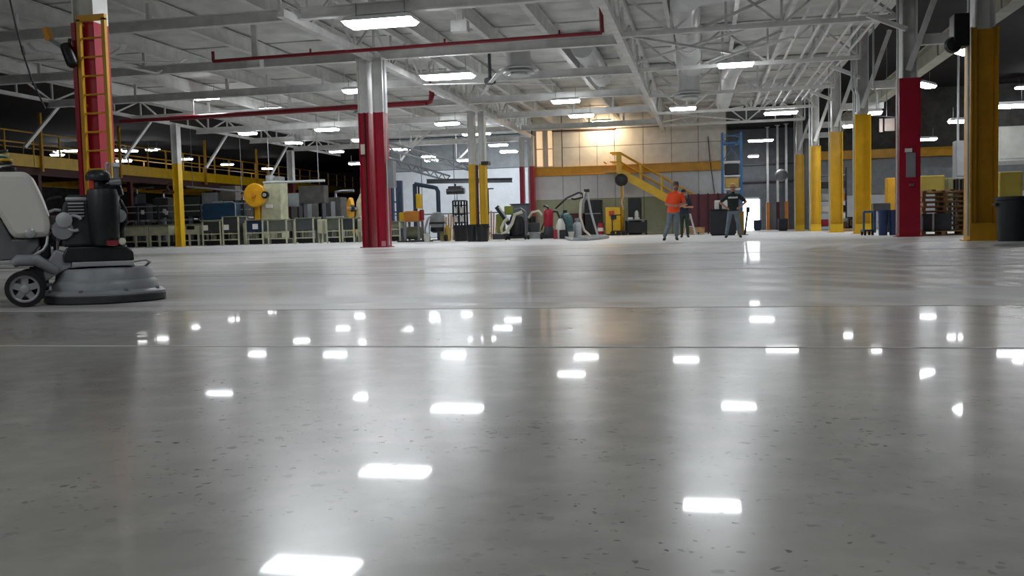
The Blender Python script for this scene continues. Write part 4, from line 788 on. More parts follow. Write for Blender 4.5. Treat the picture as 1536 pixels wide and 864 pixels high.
for k in range(4): a = x0+(x1-x0)*k/4; MB().span((a+.01, 47.55+.04*(k % 2), .1), (a+(x1-x0)/4-.01, 47.6+.04*(k % 2), zt)).build('panel', DRED, t)
for k in range(5): x = x0+(x1-x0)*k/4; MB().span((x-.03, 47.5, 0), (x+.03, 47.68, zt+.04)).build('post', BLACKM, t)
t = thing('black_counter', (at(1080, 340, Y=40).x, 40, 0), 'black box counter behind the worker in dark green', 'counter')
x0, x1 = at(1065, 330, Y=40).x, at(1104, 330, Y=40).x; zt = at(1080, 314, Y=40).z
MB().span((x0, 39.8, .06), (x1, 40.7, zt-.04)).build('body', mat('counter_black', '1b2027', .5), t, bev=.02); MB().span((x0-.04, 39.75, zt-.04), (x1+.04, 40.75, zt)).build('top', BLACKM, t); MB().span((x0+.05, 39.85, 0), (x1-.05, 40.65, .06)).build('plinth', BLACK, t)
q = at(1079, 308, Y=40.2); t = thing('white_appliance', (q.x, 40.2, zt), 'white box appliance with a black nozzle on the black counter', 'appliance')
MB().span((q.x-.2, 40., zt), (q.x+.45, 40.5, zt+.38)).build('body', PAPER, t, bev=.03); MB().span((q.x-.02, 39.9, zt+.02), (q.x+.1, 40, zt+.3)).build('nozzle', BLACK, t, bev=.02)
t = thing('yellow_crate', (at(1110, 340, Y=41).x, 41, 0), 'tan yellow box beside the dark green worker legs', 'crate')
x0, x1 = at(1106, 330, Y=41).x, at(1116, 330, Y=41).x; MB().span((x0, 40.8, 0), (x1, 41.3, .95)).build('body', mat('tan_yellow', 'a8883a', .6), t, bev=.02); MB().span((x0-.02, 40.78, .95), (x1+.02, 41.32, 1.)).build('lid', MATS['tan_yellow'], t)
q = at(1120, 352, Y=40.2); t = thing('barrier_post', (q.x, 40.2, 0), 'dark leaning post with a small box top before the bright doorway', 'post')
MB().bar((q.x-.08, 40.2, 0), (q.x+.05, 40.2, 1.0), .08).build('post', BLACKM, t); MB().box((q.x+.06, 40.2, 1.05), (.14, .12, .22)).build('head', BLACK, t); MB().span((q.x-.2, 40.05, 0), (q.x+.06, 40.35, .03)).build('foot', BLACKM, t)
def pallet(c, label, rz=0., group=None, w_=1.2, d=1.):
    t = thing('wooden_pallet', c, label, 'pallet', group, rz)
    for k in range(6): MB().span((-w_/2, -d/2+k*d/6+.01, .11), (w_/2, -d/2+(k+1)*d/6-.03, .135)).build('deck_board', WOOD, t, local=True)
    for x in (-w_/2+.05, 0, w_/2-.05): MB().span((x-.05, -d/2, .025), (x+.05, d/2-.02, .11)).build('stringer', WOOD, t, local=True)
    for y in (-d/2+.05, 0, d/2-.07): MB().span((-w_/2, y-.05, 0), (w_/2, y+.05, .025)).build('bottom_board', WOOD, t, local=True)
    return t
q = at(1041, 350, z=0); pallet((q.x, 45.6, 0), 'single wooden pallet with a raised board beside the worker in orange'); 
t = thing('timber_crate', (q.x+.05, 45.6, .135), 'open tan timber frame lying on the single pallet', 'crate')
for s_ in (-1, 1): MB().span((q.x-.5, 45.6+s_*.4-.03, .135), (q.x+.6, 45.6+s_*.4+.03, .36)).build('side', WOOD, t); MB().span((q.x+.05+s_*.55-.03, 45.2, .135), (q.x+.05+s_*.55+.03, 46., .36)).build('end', WOOD, t)
q = at(1035, 330, Y=44.9); t = thing('leaning_stand', (q.x, 44.9, 0), 'grey easel shaped stand behind the worker in orange', 'stand')
for dx in (-.25, .25): MB().bar((q.x+dx, 44.8, 0), (q.x, 45., 1.0), .06).build('leg', LGREY, t)
MB().bar((q.x-.16, 44.85, .4), (q.x+.16, 44.85, .4), .05).build('cross_bar', LGREY, t)

# ------------------------------------------------------------------ crane aisle clutter on the right
def R(px, py, Y): return at(px, py, Y=Y)
q = R(1522, 361, 20.3); t = barrel(1527, 362, .31, .86, 'dark green black round bin beside the deep yellow column', mat('bin_green', '20282a', .5), 'waste_bin')
def boxthing(name, px0, px1, py0, py1, Y, d, m, label, cat, feet=True, door=None, hang=False):
    a, b = R(px0, py0, Y), R(px1, py1, Y); z0 = max(b.z, 0) if (hang or b.z > .25) else 0; t = thing(name, ((a.x+b.x)/2, Y+d/2, z0), label, cat)
    if not hang and z0 == 0:
        MB().span((a.x+.04, Y+.05, 0), (b.x-.04, Y+d-.05, .07)).build('plinth', BLACK, t); z0 = .07
    elif not hang:
        t.location.z = 0; LOC[t.name] = V(*t.location)
        for x in (a.x+.06, b.x-.06):
            for y in (Y+.06, Y+d-.06): MB().span((x-.04, y-.04, 0), (x+.04, y+.04, z0)).build('leg', BLACKM, t)
    MB().span((a.x, Y, z0), (b.x, Y+d, a.z)).build('body', m, t, bev=.025)
    w_, h = b.x-a.x, a.z-z0
    MB().span((a.x+w_*.08, Y-.025, z0+h*.08), (b.x-w_*.08, Y, a.z-h*.08)).build('panel', door or m, t)
    if hang:
        for x in (a.x+w_*.2, b.x-w_*.2): MB().cyl((x, Y+d/2, a.z), (x, Y+d/2, 7.9), .025, n=6).build('hanger_rod', STEEL, t)
    return t
boxthing('air_handler', 1495, 1570, 190, 240, 36, 2.4, mat('ahu_grey', 'a9aba4', .5), 'pale grey air handling unit hung beside the deep yellow column', 'air handler', hang=True)
boxthing('yellow_machine', 1500, 1534, 258, 296, 33, 1., mat('dull_yellow', '9c8a34', .6), 'dull yellow machine housing behind the round bin', 'machine')
boxthing('yellow_machine', 1381, 1417, 264, 290, 40, 1.2, MATS['dull_yellow'], 'dull yellow press hood behind the pallet stack', 'machine')
boxthing('green_machine', 1421, 1439, 267, 300, 40.5, 1.2, mat('khaki', '77764e', .6), 'khaki machine cabinet right of the yellow press hood', 'machine')
boxthing('yellow_locker', 1331, 1343, 267, 320, 41, .6, YEL2, 'yellow locker half behind the red column', 'locker')
boxthing('electric_cabinet', 1434, 1449, 211, 268, 36, .5, GREY, 'grey electrical cabinet with conduit left of the deep yellow column', 'cabinet')
tag(MB().cyl(R(1437, 211, 36.2), R(1437, 211, 36.2)+V(0, 0, 3.6), .04, n=8).build('riser_conduit', GALV), 'thin conduit rising from the grey electrical cabinet', 'conduit')
boxthing('white_door_panel', 1493, 1499, 294, 349, 29, .12, PAPER, 'narrow white panel standing between yellow column and bin', 'panel')
boxthing('control_box', 1310, 1336, 305, 316, 38, .8, DGREY, 'grey machine top behind the blue tubs', 'machine')
for px0, px1, lab in ((1318, 1331, 'blue plastic tub beside the blue cart'), (1334, 1347, 'larger blue plastic tub tucked behind the red column')):
    q = R((px0+px1)/2, 350, 30.6); r = (px1-px0)/46/2
    t = thing('blue_tub', (q.x, 30.6, 0), lab, 'tub'); h = .78
    MB().lathe([(r*.85, 0), (r*.9, .04), (r, h*.9), (r*1.08, h*.92), (r*1.08, h), (r*.95, h), (r*.7, .08)], (q.x, 30.6, 0), 20).build('shell', mat('tub_blue', '1d3a68', .4), t, smooth=True)
    MB().lathe([(r*1.0, h*.5), (r*1.03, h*.53), (r*1.0, h*.56)], (q.x, 30.6, 0), 20).build('rib', MATS['tub_blue'], t)
a, b = R(1294, 318, 31.5), R(1309, 350, 31.5); t = thing('blue_cart', ((a.x+b.x)/2, 31.5, 0), 'blue tube cart beside the first yellow column', 'cart')
for x in (a.x, b.x): MB().cyl((x, 31.3, .1), (x, 31.3, a.z), .035, n=8).build('post', BLUE, t)
MB().cyl((a.x, 31.3, a.z), (b.x, 31.3, a.z), .035, n=8).build('push_bar', BLUE, t); MB().span((a.x, 31.2, .12), (b.x, 32., .18)).build('deck', NAVY, t)
for x in (a.x+.04, b.x-.04):
    for y in (31.3, 31.9): MB().lathe([(.02, -.03), (.07, -.03), (.07, .03), (.02, .03)], (x, y, .07), 12, 'x').build('wheel', RUBBER, t)
q = R(1410, 350, 29.2)
for k in range(9):
    pallet((q.x+.05+.03*math.sin(k*2.3), 29.25+.02*math.cos(k*3), k*.137), 'wooden pallet in the stack behind the grey tote', 0.02*math.sin(k*1.7), 'pallets in the stack', 1.25, 1.0)
q = R(1410, 355, 28.2); pallet((q.x, 28.2, 0), 'single wooden pallet carrying the grey tote', 0.02, w_=1.15, d=.8)
a, b = R(1391, 328, 27.95), R(1427, 349, 27.95); t = thing('grey_tote', ((a.x+b.x)/2, 28.2, .136), 'dark grey tote with a pale strap on the single pallet', 'tote')
MB().span((a.x-.12, 27.95, .136), (b.x, 28.5, .136+.46)).build('body', mat('tote_grey', '4a4f55', .5), t, bev=.03); MB().span((a.x-.14, 27.93, .55), (b.x+.02, 28.52, .62)).build('lid', MATS['tote_grey'], t); MB().span((a.x+.12, 27.9, .136), (a.x+.17, 27.95, .62)).build('strap', PAPER, t)
boxthing('cardboard_box', 1446, 1457, 305, 352, 29.5, .5, CARD, 'brown cardboard stack right of the pallets', 'box')
q = R(1386, 300, 30); t = thing('timber_offcuts', (q.x, 30.2, 1.24), 'tan timber offcuts lying on the pallet stack', 'timber')
for k in range(5): MB().bar((q.x-.2+.25*k, 28.95, 1.26+.03*(k % 2)), (q.x-.3+.27*k, 29.65, 1.27+.03*(k % 2)), .12, .05).build('board', WOOD, t)
q = R(1330, 185, 39); t = thing('hanging_sheet', (q.x, 39, q.z), 'pale sheets hanging from a cable beside the red column', 'sheet')
for px0, px1, y1 in ((1319, 1324, 198), (1327, 1342, 196)):
    a, b = R(px0, 178, 39), R(px1, y1, 39); MB().span((a.x, 38.98, b.z), (b.x, 39.02, a.z)).build('sheet', mat('cloth_pale', 'b9aaa2', .8), t)
MB().cyl(R(1308, 173, 39), R(1345, 176, 39), .02, n=6).build('cable', STEEL, t); qq = R(1330, 175, 39); MB().cyl(qq, V(qq.x, qq.y, 7.9), .015, n=6).build('hanger_rod', STEEL, t)
# storage rack between the aisle columns
q = R(1238, 340, 50); t = thing('storage_rack', (q.x, 50, 0), 'dark storage shelving seen between the yellow columns', 'shelving')
x0, x1 = R(1228, 340, 50).x, R(1250, 340, 50).x+.6
for x in (x0, x1): MB().span((x-.04, 49.8, 0), (x+.04, 50.6, 3.2)).build('upright', BLACKM, t)
for z in (.2, .9, 1.5, 2.1, 2.8): MB().span((x0, 49.8, z), (x1, 50.6, z+.05)).build('shelf', GREY, t)
random.seed(3)
for k, (z, m) in enumerate(((.25, RED), (.25, DGREY), (.95, PAPER), (.95, BLACK), (1.55, LGREY), (1.55, ORANGE), (2.15, BLACK), (2.15, DGREY))):
    x = x0+.12+(k % 2)*.65; tag(MB().box((x+.25, 50.15, z+.17), (.5, .5, .34)).build('stored_box', m, bev=.02), '%s box stored in the shelving between the yellow columns' % {RED: 'red', DGREY: 'dark grey', PAPER: 'white', BLACK: 'black', LGREY: 'pale grey', ORANGE: 'orange'}[m], 'box', 'boxes in the shelving')
for k, (px, m, lab) in enumerate(((1264, DGREY, 'grey cluttered skid behind the second yellow column'), (1276, BROWN, 'brown scrap skid beside the first yellow column'))):
    q = R(px, 340, 47-k*2); q.y = 0; t = thing('scrap_skid', (q.x, 47-k*2, 0), lab, 'skid'); MB().span((q.x-.5, 46.6-2*k, 0), (q.x+.5, 47.4-2*k, .14)).build('base', WOOD, t)
    for j in range(6): MB().box((q.x-.35+.14*j, 46.9-2*k+.08*(j % 3), .3+.1*(j % 2)), (.22, .3, .3+.12*(j % 3)), rz=j).build('scrap_piece', (m, STEEL, BLACKM)[j % 3], t)
boxthing('dark_bin', 1168, 1182, 328, 345, 56, .8, mat('bin_navy', '232b3a', .5), 'dark navy bin at the corridor columns', 'bin')
boxthing('blue_drum_box', 1131, 1142, 330, 344, 64, .7, NAVY, 'navy box beside the bright doorway', 'box')
q = R(1172, 263, 62); t = thing('wall_mirror', q, 'round convex safety mirror high on the corridor column', 'mirror')
MB().lathe([(.02, -.16), (.25, -.12), (.38, -.02), (.4, .02), (.02, .03)], q, 24, 'y').build('mirror', LGREY, t, smooth=True); MB().cyl(q, q+V(.3, .3, 0), .03, n=8).build('arm', STEEL, t)
for k in range(4):
    q = at(1300-18*k, 160+0*k, Y=36); 
# ------------------------------------------------------------------ lamp bracket on the ladder column, cord
t = thing('swivel_work_light', (-11.1, 14.7, 3.6), 'black swivel lamp with a grey arm and yellow flag on the ladder column', 'lamp')
c = at(104, 83, Y=14.5)
dv = V(.45, -.2, -.85).normalized()
MB().tube([c-dv*.22, c-dv*.2, c+dv*.18, c+dv*.22], [.07, .1, .1, .07], 16).build('head', BLACK, t, smooth=True); e = at(74, 58, Y=14.45); MB().cyl(c+V(-.06, 0, .1), e, .035, n=8).build('arm', GREY, t); MB().bar(e+V(.01, 0, -.03), e+V(-.05, 0, .18), .12, .09).build('flag', mat('flag_orange', 'e8a12c', .5), t); MB().cyl(c+V(.0, 0, .1), V(-10.93, 14.6, c.z+.3), .03, n=8).build('bracket', DGREY, t)
pts = [at(8, -30, Y=13.5), at(20, 22, Y=13.5), at(33, 75, Y=13.6), at(48, 120, Y=13.7), at(68, 163, Y=13.8)]
tag(MB().tube(pts, .014, 6).build('power_cable', BLACK), 'black power cord hanging down left of the ladder column', 'cord')
q = at(33, 75, Y=13.55); tag(MB().tube([q+V(0, 0, .06), q+V(.03, 0, -.08)], .026, 8).build('cord_connector', BLACK), 'black plug connector halfway down the hanging cord', 'connector')

# ------------------------------------------------------------------ the floor grinder (nearest thing)
G = at(160, 451, z=0)
dirv = (V(G.x, G.y, 0)).normalized(); rz = math.atan2(-dirv.x, dirv.y)
K = 1/((FPX)/((G-CAM).dot(fwd))); KU = K*V(fwd.x, fwd.y, 0).normalized().dot(dirv)
def gu(px): return (px-160)*KU*(1-.08*min(1., max(0., (130-px)/60)))
def gw(py): return (451-py)*K
gr = thing('floor_grinder', (G.x, G.y, 0), 'grey and black concrete floor grinder with a white tank', 'grinder', rz=rz)
def gb(mb, name, m, parent=gr, **k): return mb.build(name, m, parent, local=True, **k)
SH = mat('grinder_grey', '8f9296', .42, var=.15, scale=6); DUSTG = mat('dusty_black', '35373a', .55, var=.35, scale=8); ENG = mat('engine_black', '222426', .4, var=.3, scale=9)
rs = gu(252)
gb(MB().lathe([(rs*.96, .0), (rs, .01), (rs, .052), (rs*.985, .06)], n=56), 'rubber_skirt', DUSTG, smooth=True)
gb(MB().lathe([(rs*.985, .06), (rs*.985, .072), (rs*.94, .088), (rs*.875, .095)], n=56), 'skirt_flange', SH, smooth=True)
sh = gb(MB().lathe([(rs*.875, .092), (rs*.86, .14), (rs*.835, .155), (rs*.81, .165), (rs*.785, .235), (rs*.75, .25), (rs*.3, .262)], n=56), 'shroud', SH, smooth=True)
for a in range(0, 360, 45): gb(MB().lathe([(.014, 0), (.014, .012), (.008, .016)], (rs*.925*math.cos(math.radians(a+20)), rs*.925*math.sin(math.radians(a+20)), .086), 8), 'bolt', STEEL, sh)
gb(MB().span((gu(112), -.24, gw(398)), (gu(203), .24, gw(391))), 'mount_rail', LGREY, bev=.006)
gb(MB().prism([(gu(98), gw(391)), (gu(204), gw(391)), (gu(203), gw(378)), (gu(192), gw(369)), (gu(105), gw(369)), (gu(98), gw(380))], -.22, .22), 'engine_deck', ENG, bev=.012)
gb(MB().prism([(gu(97), gw(369)), (gu(170), gw(369)), (gu(165), gw(330)), (gu(158), gw(303)), (gu(104), gw(303)), (gu(98), gw(320))], -.17, .19), 'engine_block', DUSTG, bev=.02)
gb(MB().span((gu(106), -.16, gw(303)), (gu(146), .18, gw(297))), 'cooling_cover', LGREY, bev=.012)
gb(MB().span((gu(110), -.15, gw(297)), (gu(140), .15, gw(294))), 'top_shroud', DUSTG, bev=.006)
for k in range(5): gb(MB().span((gu(110), -.19, gw(326-k*4.6)), (gu(134), -.168, gw(323.8-k*4.6))), 'cooling_fin', LGREY if k == 4 else SH)
gb(MB().tube(arc(V(gu(118), -.19, gw(335)), .055, 30, 300, 16, lambda c_, a, b: c_+V(a, 0, b)), .012, 8), 'recoil_hose', LGREY, smooth=True)
gb(MB().lathe([(.02, -.05), (.07, -.04), (.075, 0), (.02, .03)], (gu(100), -.15, gw(344)), 20, 'y'), 'pulley', SH, smooth=True)
gb(MB().lathe([(.02, -.06), (.055, -.05), (.055, 0)], (gu(103), -.16, gw(330)), 18, 'y'), 'fuel_filter', LGREY, smooth=True)
# air cleaner canister, neck, mushroom cap
cx = gu(162); cy = -.17
can = gb(MB().lathe([(.085, gw(368)), (.1, gw(362)), (.108, gw(330)), (.112, gw(296)), (.1, gw(287)), (.06, gw(284))], (cx, cy, 0), 28), 'air_canister', ENG, smooth=True)
gb(MB().lathe([(.058, gw(290)), (.06, gw(279)), (.05, gw(273))], (cx-.03, cy, 0), 20), 'neck', ENG, smooth=True)
gb(MB().lathe([(.05, gw(275)), (.085, gw(274)), (.09, gw(268)), (.075, gw(262)), (.04, gw(258.5)), (.005, gw(258))], (gu(157), cy, 0), 24), 'mushroom_cap', ENG, smooth=True)
gb(MB().tube([(cx-.02, cy, gw(281)), (gu(168), cy, gw(281)), (gu(176), cy+.02, gw(281)), (gu(182), cy+.03, gw(286)), (gu(184), cy+.03, gw(296))], .045, 14), 'intake_elbow', BLACKM, smooth=True)
gb(MB().tube([(gu(172), cy-.01, gw(277)), (gu(190), cy-.01, gw(275))], .03, 14), 'clamp', STEEL, smooth=True)
gb(MB().span((gu(143), cy-.06, gw(286)), (gu(150), cy-.03, gw(273))), 'red_tape', mat('tape_red', 'd2442f', .5)); gb(MB().span((gu(164), cy-.115, gw(368)), (gu(181), cy-.085, gw(361))), 'red_badge', mat('badge_red', '8e2630', .5))
gb(MB().lathe([(.02, -.03), (.028, -.02), (.028, .02)], (gu(187), -.2, gw(363)), 14, 'y'), 'work_lamp', mat('lamp_glass', 'e6e2d5', .15), smooth=True)
gb(MB().cyl((gu(184), .1, gw(369)), (gu(184), .1, gw(246)), .02, n=14), 'exhaust_pipe', GREY, smooth=True); gb(MB().cyl((gu(184), .1, gw(250)), (gu(184), .1, gw(244)), .03, n=14), 'exhaust_cap', PAPER)
gb(MB().tube([(gu(169), .0, gw(276)), (gu(169), 0, gw(247)), (gu(171), .04, gw(245)), (gu(174), .08, gw(247)), (gu(174), .1, gw(280))], .007, 8), 'lift_loop', LGREY)
gb(MB().tube([(gu(178), -.1, gw(300)), (gu(188), -.12, gw(303)), (gu(195), -.12, gw(318)), (gu(194), -.12, gw(335)), (gu(186), -.12, gw(348)), (gu(178), -.1, gw(352))], .013, 10), 'throttle_hose', BLACK, smooth=True)
gb(MB().span((gu(176), -.1, gw(369)), (gu(192), .12, gw(318))), 'gear_housing', DUSTG, bev=.02); gb(MB().lathe([(.02, -.05), (.05, -.04), (.05, 0)], (gu(185), -.12, gw(325)), 16, 'y'), 'oil_cap', SH, smooth=True)
gb(MB().tube([(gu(203), -.15, gw(393)), (gu(222), -.1, gw(391)), (gu(229), 0, gw(395)), (gu(222), .1, gw(402)), (gu(206), .05, gw(403)), (gu(203), -.1, gw(399))], .009, 8), 'front_loop', LGREY, smooth=True)
# chassis to the rear, wheels
gb(MB().prism([(gu(66), gw(418)), (gu(92), gw(405)), (gu(112), gw(398)), (gu(112), gw(380)), (gu(86), gw(372)), (gu(72), gw(388)), (gu(62), gw(404))], -.2, .2), 'yoke', SH, bev=.012)
gb(MB().tube([(gu(20), -.24, gw(391)), (gu(28), -.24, gw(386)), (gu(55), -.24, gw(386)), (gu(75), -.22, gw(397)), (gu(86), -.2, gw(402))], [.03, .042, .045, .035, .03], 14), 'frame_arm', SH, smooth=True)
gb(MB().tube([(gu(20), .24, gw(391)), (gu(28), .24, gw(386)), (gu(55), .24, gw(386)), (gu(86), .2, gw(402))], .042, 14), 'frame_arm', SH, smooth=True)
gb(MB().prism([(gu(44), gw(395)), (gu(66), gw(398)), (gu(68), gw(425)), (gu(54), gw(440)), (gu(40), gw(430))], -.2, -.17), 'wheel_bracket', DUSTG, bev=.006)
gb(MB().prism([(gu(44), gw(395)), (gu(66), gw(398)), (gu(68), gw(425)), (gu(54), gw(440)), (gu(40), gw(430))], .17, .2), 'wheel_bracket', DUSTG, bev=.006)
for py in (424, 434, 440): gb(MB().cyl((gu(58), -.05, gw(py)), (gu(76), -.05, gw(py-1)), .014, n=10), 'adjust_rod', LGREY, smooth=True)
wr_ = 25.5*K
gb(MB().cyl((gu(37), -.3, wr_), (gu(37), .3, wr_), .018, n=12), 'axle', STEEL)
for s_ in (-1, 1):
    wy = s_*.27
    wl = gb(MB().lathe([(wr_*.7, -.04), (wr_*.96, -.038), (wr_, -.02), (wr_, .02), (wr_*.96, .038), (wr_*.7, .04)], (gu(37), wy, wr_), 36, 'y', hollow=True), 'wheel', RUBBER, smooth=True)
    gb(MB().lathe([(wr_*.62, -.028), (wr_*.74, -.042), (wr_*.74, .042), (wr_*.62, .028)], (gu(37), wy, wr_), 32, 'y', hollow=True), 'rim', LGREY, wl, smooth=True)
    gb(MB().lathe([(wr_*.1, -.045), (wr_*.22, -.04), (wr_*.22, .04), (wr_*.1, .045)], (gu(37), wy, wr_), 18, 'y'), 'hub', LGREY, wl, smooth=True)
    for k in range(5):
        a = k*2*math.pi/5+.3; dv = V(math.cos(a), 0, math.sin(a)); gb(MB().bar(V(gu(37), wy, wr_)+dv*wr_*.15, V(gu(37), wy, wr_)+dv*wr_*.7, .045, .03, up=(0, 1, 0)), 'spoke', LGREY, wl)
# white tank and hopper
def rpoly(pts, r=.03, n=4):
    out = []
    for i, p in enumerate(pts):
        p = Vector(p); a = (Vector(pts[i-1])-p); b = (Vector(pts[(i+1) % len(pts)])-p); r_ = min(r, a.length*.45, b.length*.45); a, b = p+a.normalized()*r_, p+b.normalized()*r_
        for j in range(n+1): t_ = j/n; out.append(tuple(a*(1-t_)**2+p*2*t_*(1-t_)+b*t_**2))
    return out
tp = rpoly([(gu(-70), gw(262)), (gu(50), gw(261)), (gu(66), gw(295)), (gu(80), gw(335)), (gu(76), gw(353)), (gu(22), gw(355)), (gu(0), gw(316)), (gu(-70), gw(300))], .05, 5)
gb(MB().prism(tp, -.2, .22), 'tank', TANKW, bev=.035, smooth=True)
gb(MB().lathe([(.07, 0), (.075, .01), (.075, .04), (.02, .045)], (gu(12), 0, gw(261)), 20), 'tank_cap', BLACK, smooth=True)
gb(MB().span((gu(4), -.06, gw(261)), (gu(20), -.02, gw(253))), 'red_clip', mat('clip_red', '8a2f35', .5))
gb(MB().lathe([(.02, -.04), (.035, -.03), (.035, .0)], (gu(48), -.19, gw(348)), 14, 'y'), 'drain_cap', LGREY, smooth=True)
gb(MB().prism([(gu(-70), gw(302)), (gu(-1), gw(318)), (gu(20), gw(356)), (gu(60), gw(356)), (gu(60), gw(366)), (gu(44), gw(384)), (gu(-70), gw(388))], -.15, .17), 'hopper', mat('sheet_grey', '7b7e80', .35, metal=.4), bev=.012)
gb(MB().span((gu(-70), -.16, gw(391)), (gu(20), -.12, gw(386))), 'side_rail', LGREY, bev=.006)
gb(MB().span((gu(60), -.06, gw(385)), (gu(76), .06, gw(350))), 'mast', DUSTG, bev=.01)
gb(MB().tube([(gu(74), -.16, gw(352)), (gu(72), -.18, gw(364)), (gu(66), -.18, gw(372)), (gu(50), -.18, gw(380))], .01, 8), 'lift_rod', LGREY, smooth=True)
for pts in ([(76, 302), (86, 298), (100, 297)], [(78, 318), (88, 315), (98, 316)], [(76, 356), (84, 362), (86, 380)], [(72, 352), (82, 345), (92, 352), (88, 372)]):
    gb(MB().tube([(gu(a), -.1, gw(b)) for a, b in pts], .012, 8), 'hose', BLACK if pts[0][0] == 76 else LGREY, smooth=True)
gb(MB().span((gu(76), -.1, gw(366)), (gu(98), .1, gw(322))), 'hydraulic_unit', mat('unit_brown', '4a4140', .5), bev=.02)
for k in range(3): gb(MB().cyl((gu(82+k*5), -.14, gw(340+k*8)), (gu(82+k*5), -.1, gw(340+k*8)), .018, n=12), 'fitting', STEEL)
random.seed(5)
co = thing('cable_coil', (G.x, G.y, 0), 'coil of yellow, white and black cable lying on the white tank', 'cable', rz=rz)
for k, m in enumerate((YEL, PAPER, BLACK, YEL, TEAL, PAPER, mat('cable_lime', 'b4b23a', .5), BLACK)):
    z0 = gw(256-k*3.6); rr = .12-.008*abs(k-3)
    MB().tube([(gu(-6)+rr*math.cos(t_)+.01*math.sin(3*t_+k), .0+rr*math.sin(t_)*.9, max(z0, gw(261)+.052)+.012*math.sin(2*t_+k)) for t_ in (2*math.pi*j/20 for j in range(20))], .011, 8, closed=True).build('loop', m, co, local=True, smooth=True)

# ------------------------------------------------------------------ people
def person(name, loc, rz, J, label, mats, hair, cap=None, H=1.78, beard=None, extra=None):
    """J: joints in metres, facing -Y. Lofted limbs are fused into one surface by a voxel remesh."""
    t = thing(name, loc, label, 'person', rz=rz); m = MB(); segs = []
    def loft(pts, rr, mi, sq=1.):
        pts = [Vector(p) for p in pts]; fine = []; fr = []
        for i in range(len(pts)-1):
            for k in range(4): fine.append(pts[i].lerp(pts[i+1], k/4)); fr.append(rr[i]+(rr[i+1]-rr[i])*k/4)
        fine.append(pts[-1]); fr.append(rr[-1])
        e0 = (fine[0]-fine[1]).normalized(); e1 = (fine[-1]-fine[-2]).normalized()
        fine2 = [fine[0]+e0*fr[0]*.8, fine[0]+e0*fr[0]*.5]+fine+[fine[-1]+e1*fr[-1]*.5, fine[-1]+e1*fr[-1]*.8]; fr2 = [fr[0]*.25, fr[0]*.8]+fr+[fr[-1]*.8, fr[-1]*.25]
        m.tube(fine2, fr2, 14); segs.append((fine, fr, mi))
    def ring(secs, mi):                       # torso: elliptical sections (x, y, z, rx, ry)
        n = 24; vs = []
        for (x, y, z, a, b) in secs: vs += [(x+a*math.cos(2*math.pi*j/n), y+b*math.sin(2*math.pi*j/n), z) for j in range(n)]
        k = len(secs); m.add(vs, [(i*n+j, i*n+(j+1) % n, (i+1)*n+(j+1) % n, (i+1)*n+j) for i in range(k-1) for j in range(n)]+[tuple(range(n))[::-1], tuple(range((k-1)*n, k*n))])
        segs.append(([Vector((s[0], s[1], s[2])) for s in secs], [(s[3]+s[4])/2 for s in secs], mi))
    px, cx_, hx = J['pelvis'], J['chest'], J['head']
    def L_(a, b, f_): return a+(b-a)*f_
    ring([(px, 0, .80, .165, .125), (px, 0, .92, .185, .14), (L_(px, cx_, .25), -.01, 1.05, .178, .14), (L_(px, cx_, .6), -.015, 1.2, .182, .138), (cx_, -.01, 1.33, .205, .135), (cx_, .0, 1.43, .195, .115), (cx_, .01, 1.485, .12, .085)], 1)
    loft([(cx_, .0, 1.46), (L_(cx_, hx, .6), -.01, 1.56)], [.062, .055], 0)
    hy = -.03
    ring([(hx, hy, 1.545, .045, .06), (hx, hy-.01, 1.575, .062, .082), (hx, hy, 1.62, .074, .098), (hx, hy, 1.67, .078, .102), (hx, hy, 1.72, .074, .098), (hx, hy+.005, 1.76, .05, .07), (hx, hy+.01, 1.78, .02, .03)], 0)
    loft([(hx, hy-.095, 1.665), (hx, hy-.115, 1.64)], [.012, .016], 0)
    for s_ in (-1, 1): loft([(hx+s_*.077, hy+.01, 1.68), (hx+s_*.082, hy+.015, 1.635)], [.016, .012], 0)
    for s_, k in ((-1, 'L'), (1, 'R')):
        h, kn, an = Vector((px+s_*.09, 0, .86)), Vector(J['knee'+k]), Vector(J['ankle'+k])
        loft([h, kn], [.1, .068], 2); loft([kn, an+V(0, 0, .05)], [.07, .058], 2)
        loft([an+V(0, .03, -.03), an+V(s_*.01, -.05, -.045), an+V(s_*.025, -.17, -.055)], [.048, .046, .04], 3)
        sh_, el, wr2 = Vector((cx_+s_*.17, 0, 1.415)), Vector(J['elbow'+k]), Vector(J['wrist'+k])
        mid = sh_.lerp(el, .75); loft([sh_, mid], [.075, .066], 1); loft([mid, el], [.05, .043], 0 if J.get('short') else 1); loft([el, wr2], [.043, .03], 0 if J.get('short') else 1)
        hd = Vector(J['hand'+k]).normalized(); side = hd.cross(V(0, -1, 0)); side = side.normalized() if side.length > .1 else V(1, 0, 0)
        pal = wr2+hd*.07; loft([wr2, pal], [.028, .034], 0)
        for f_, ln in ((-1.5, .06), (-.5, .075), (.5, .08), (1.5, .07)):
            b0 = pal+side*f_*.019; loft([b0, b0+hd*ln*.5+V(0, .006, 0), b0+hd*ln+V(0, .022, -.004)], [.0095, .009, .007], 0)
        loft([wr2+hd*.02+side*.025*-s_, wr2+hd*.06+side*.05*-s_+V(0, -.015, 0)], [.012, .009], 0)
    me = bpy.data.meshes.new('body'); me.from_pydata(m.v, [], m.f)
    bm = bmesh.new(); bm.from_mesh(me); bmesh.ops.recalc_face_normals(bm, faces=bm.faces); bm.to_mesh(me); bm.free()
    tmp = bpy.data.objects.new('tmp', me); C.objects.link(tmp)
    rm = tmp.modifiers.new('r', 'REMESH'); rm.mode = 'VOXEL'; rm.voxel_size = .0085
    sm = tmp.modifiers.new('s', 'SMOOTH'); sm.iterations = 3; sm.factor = .5
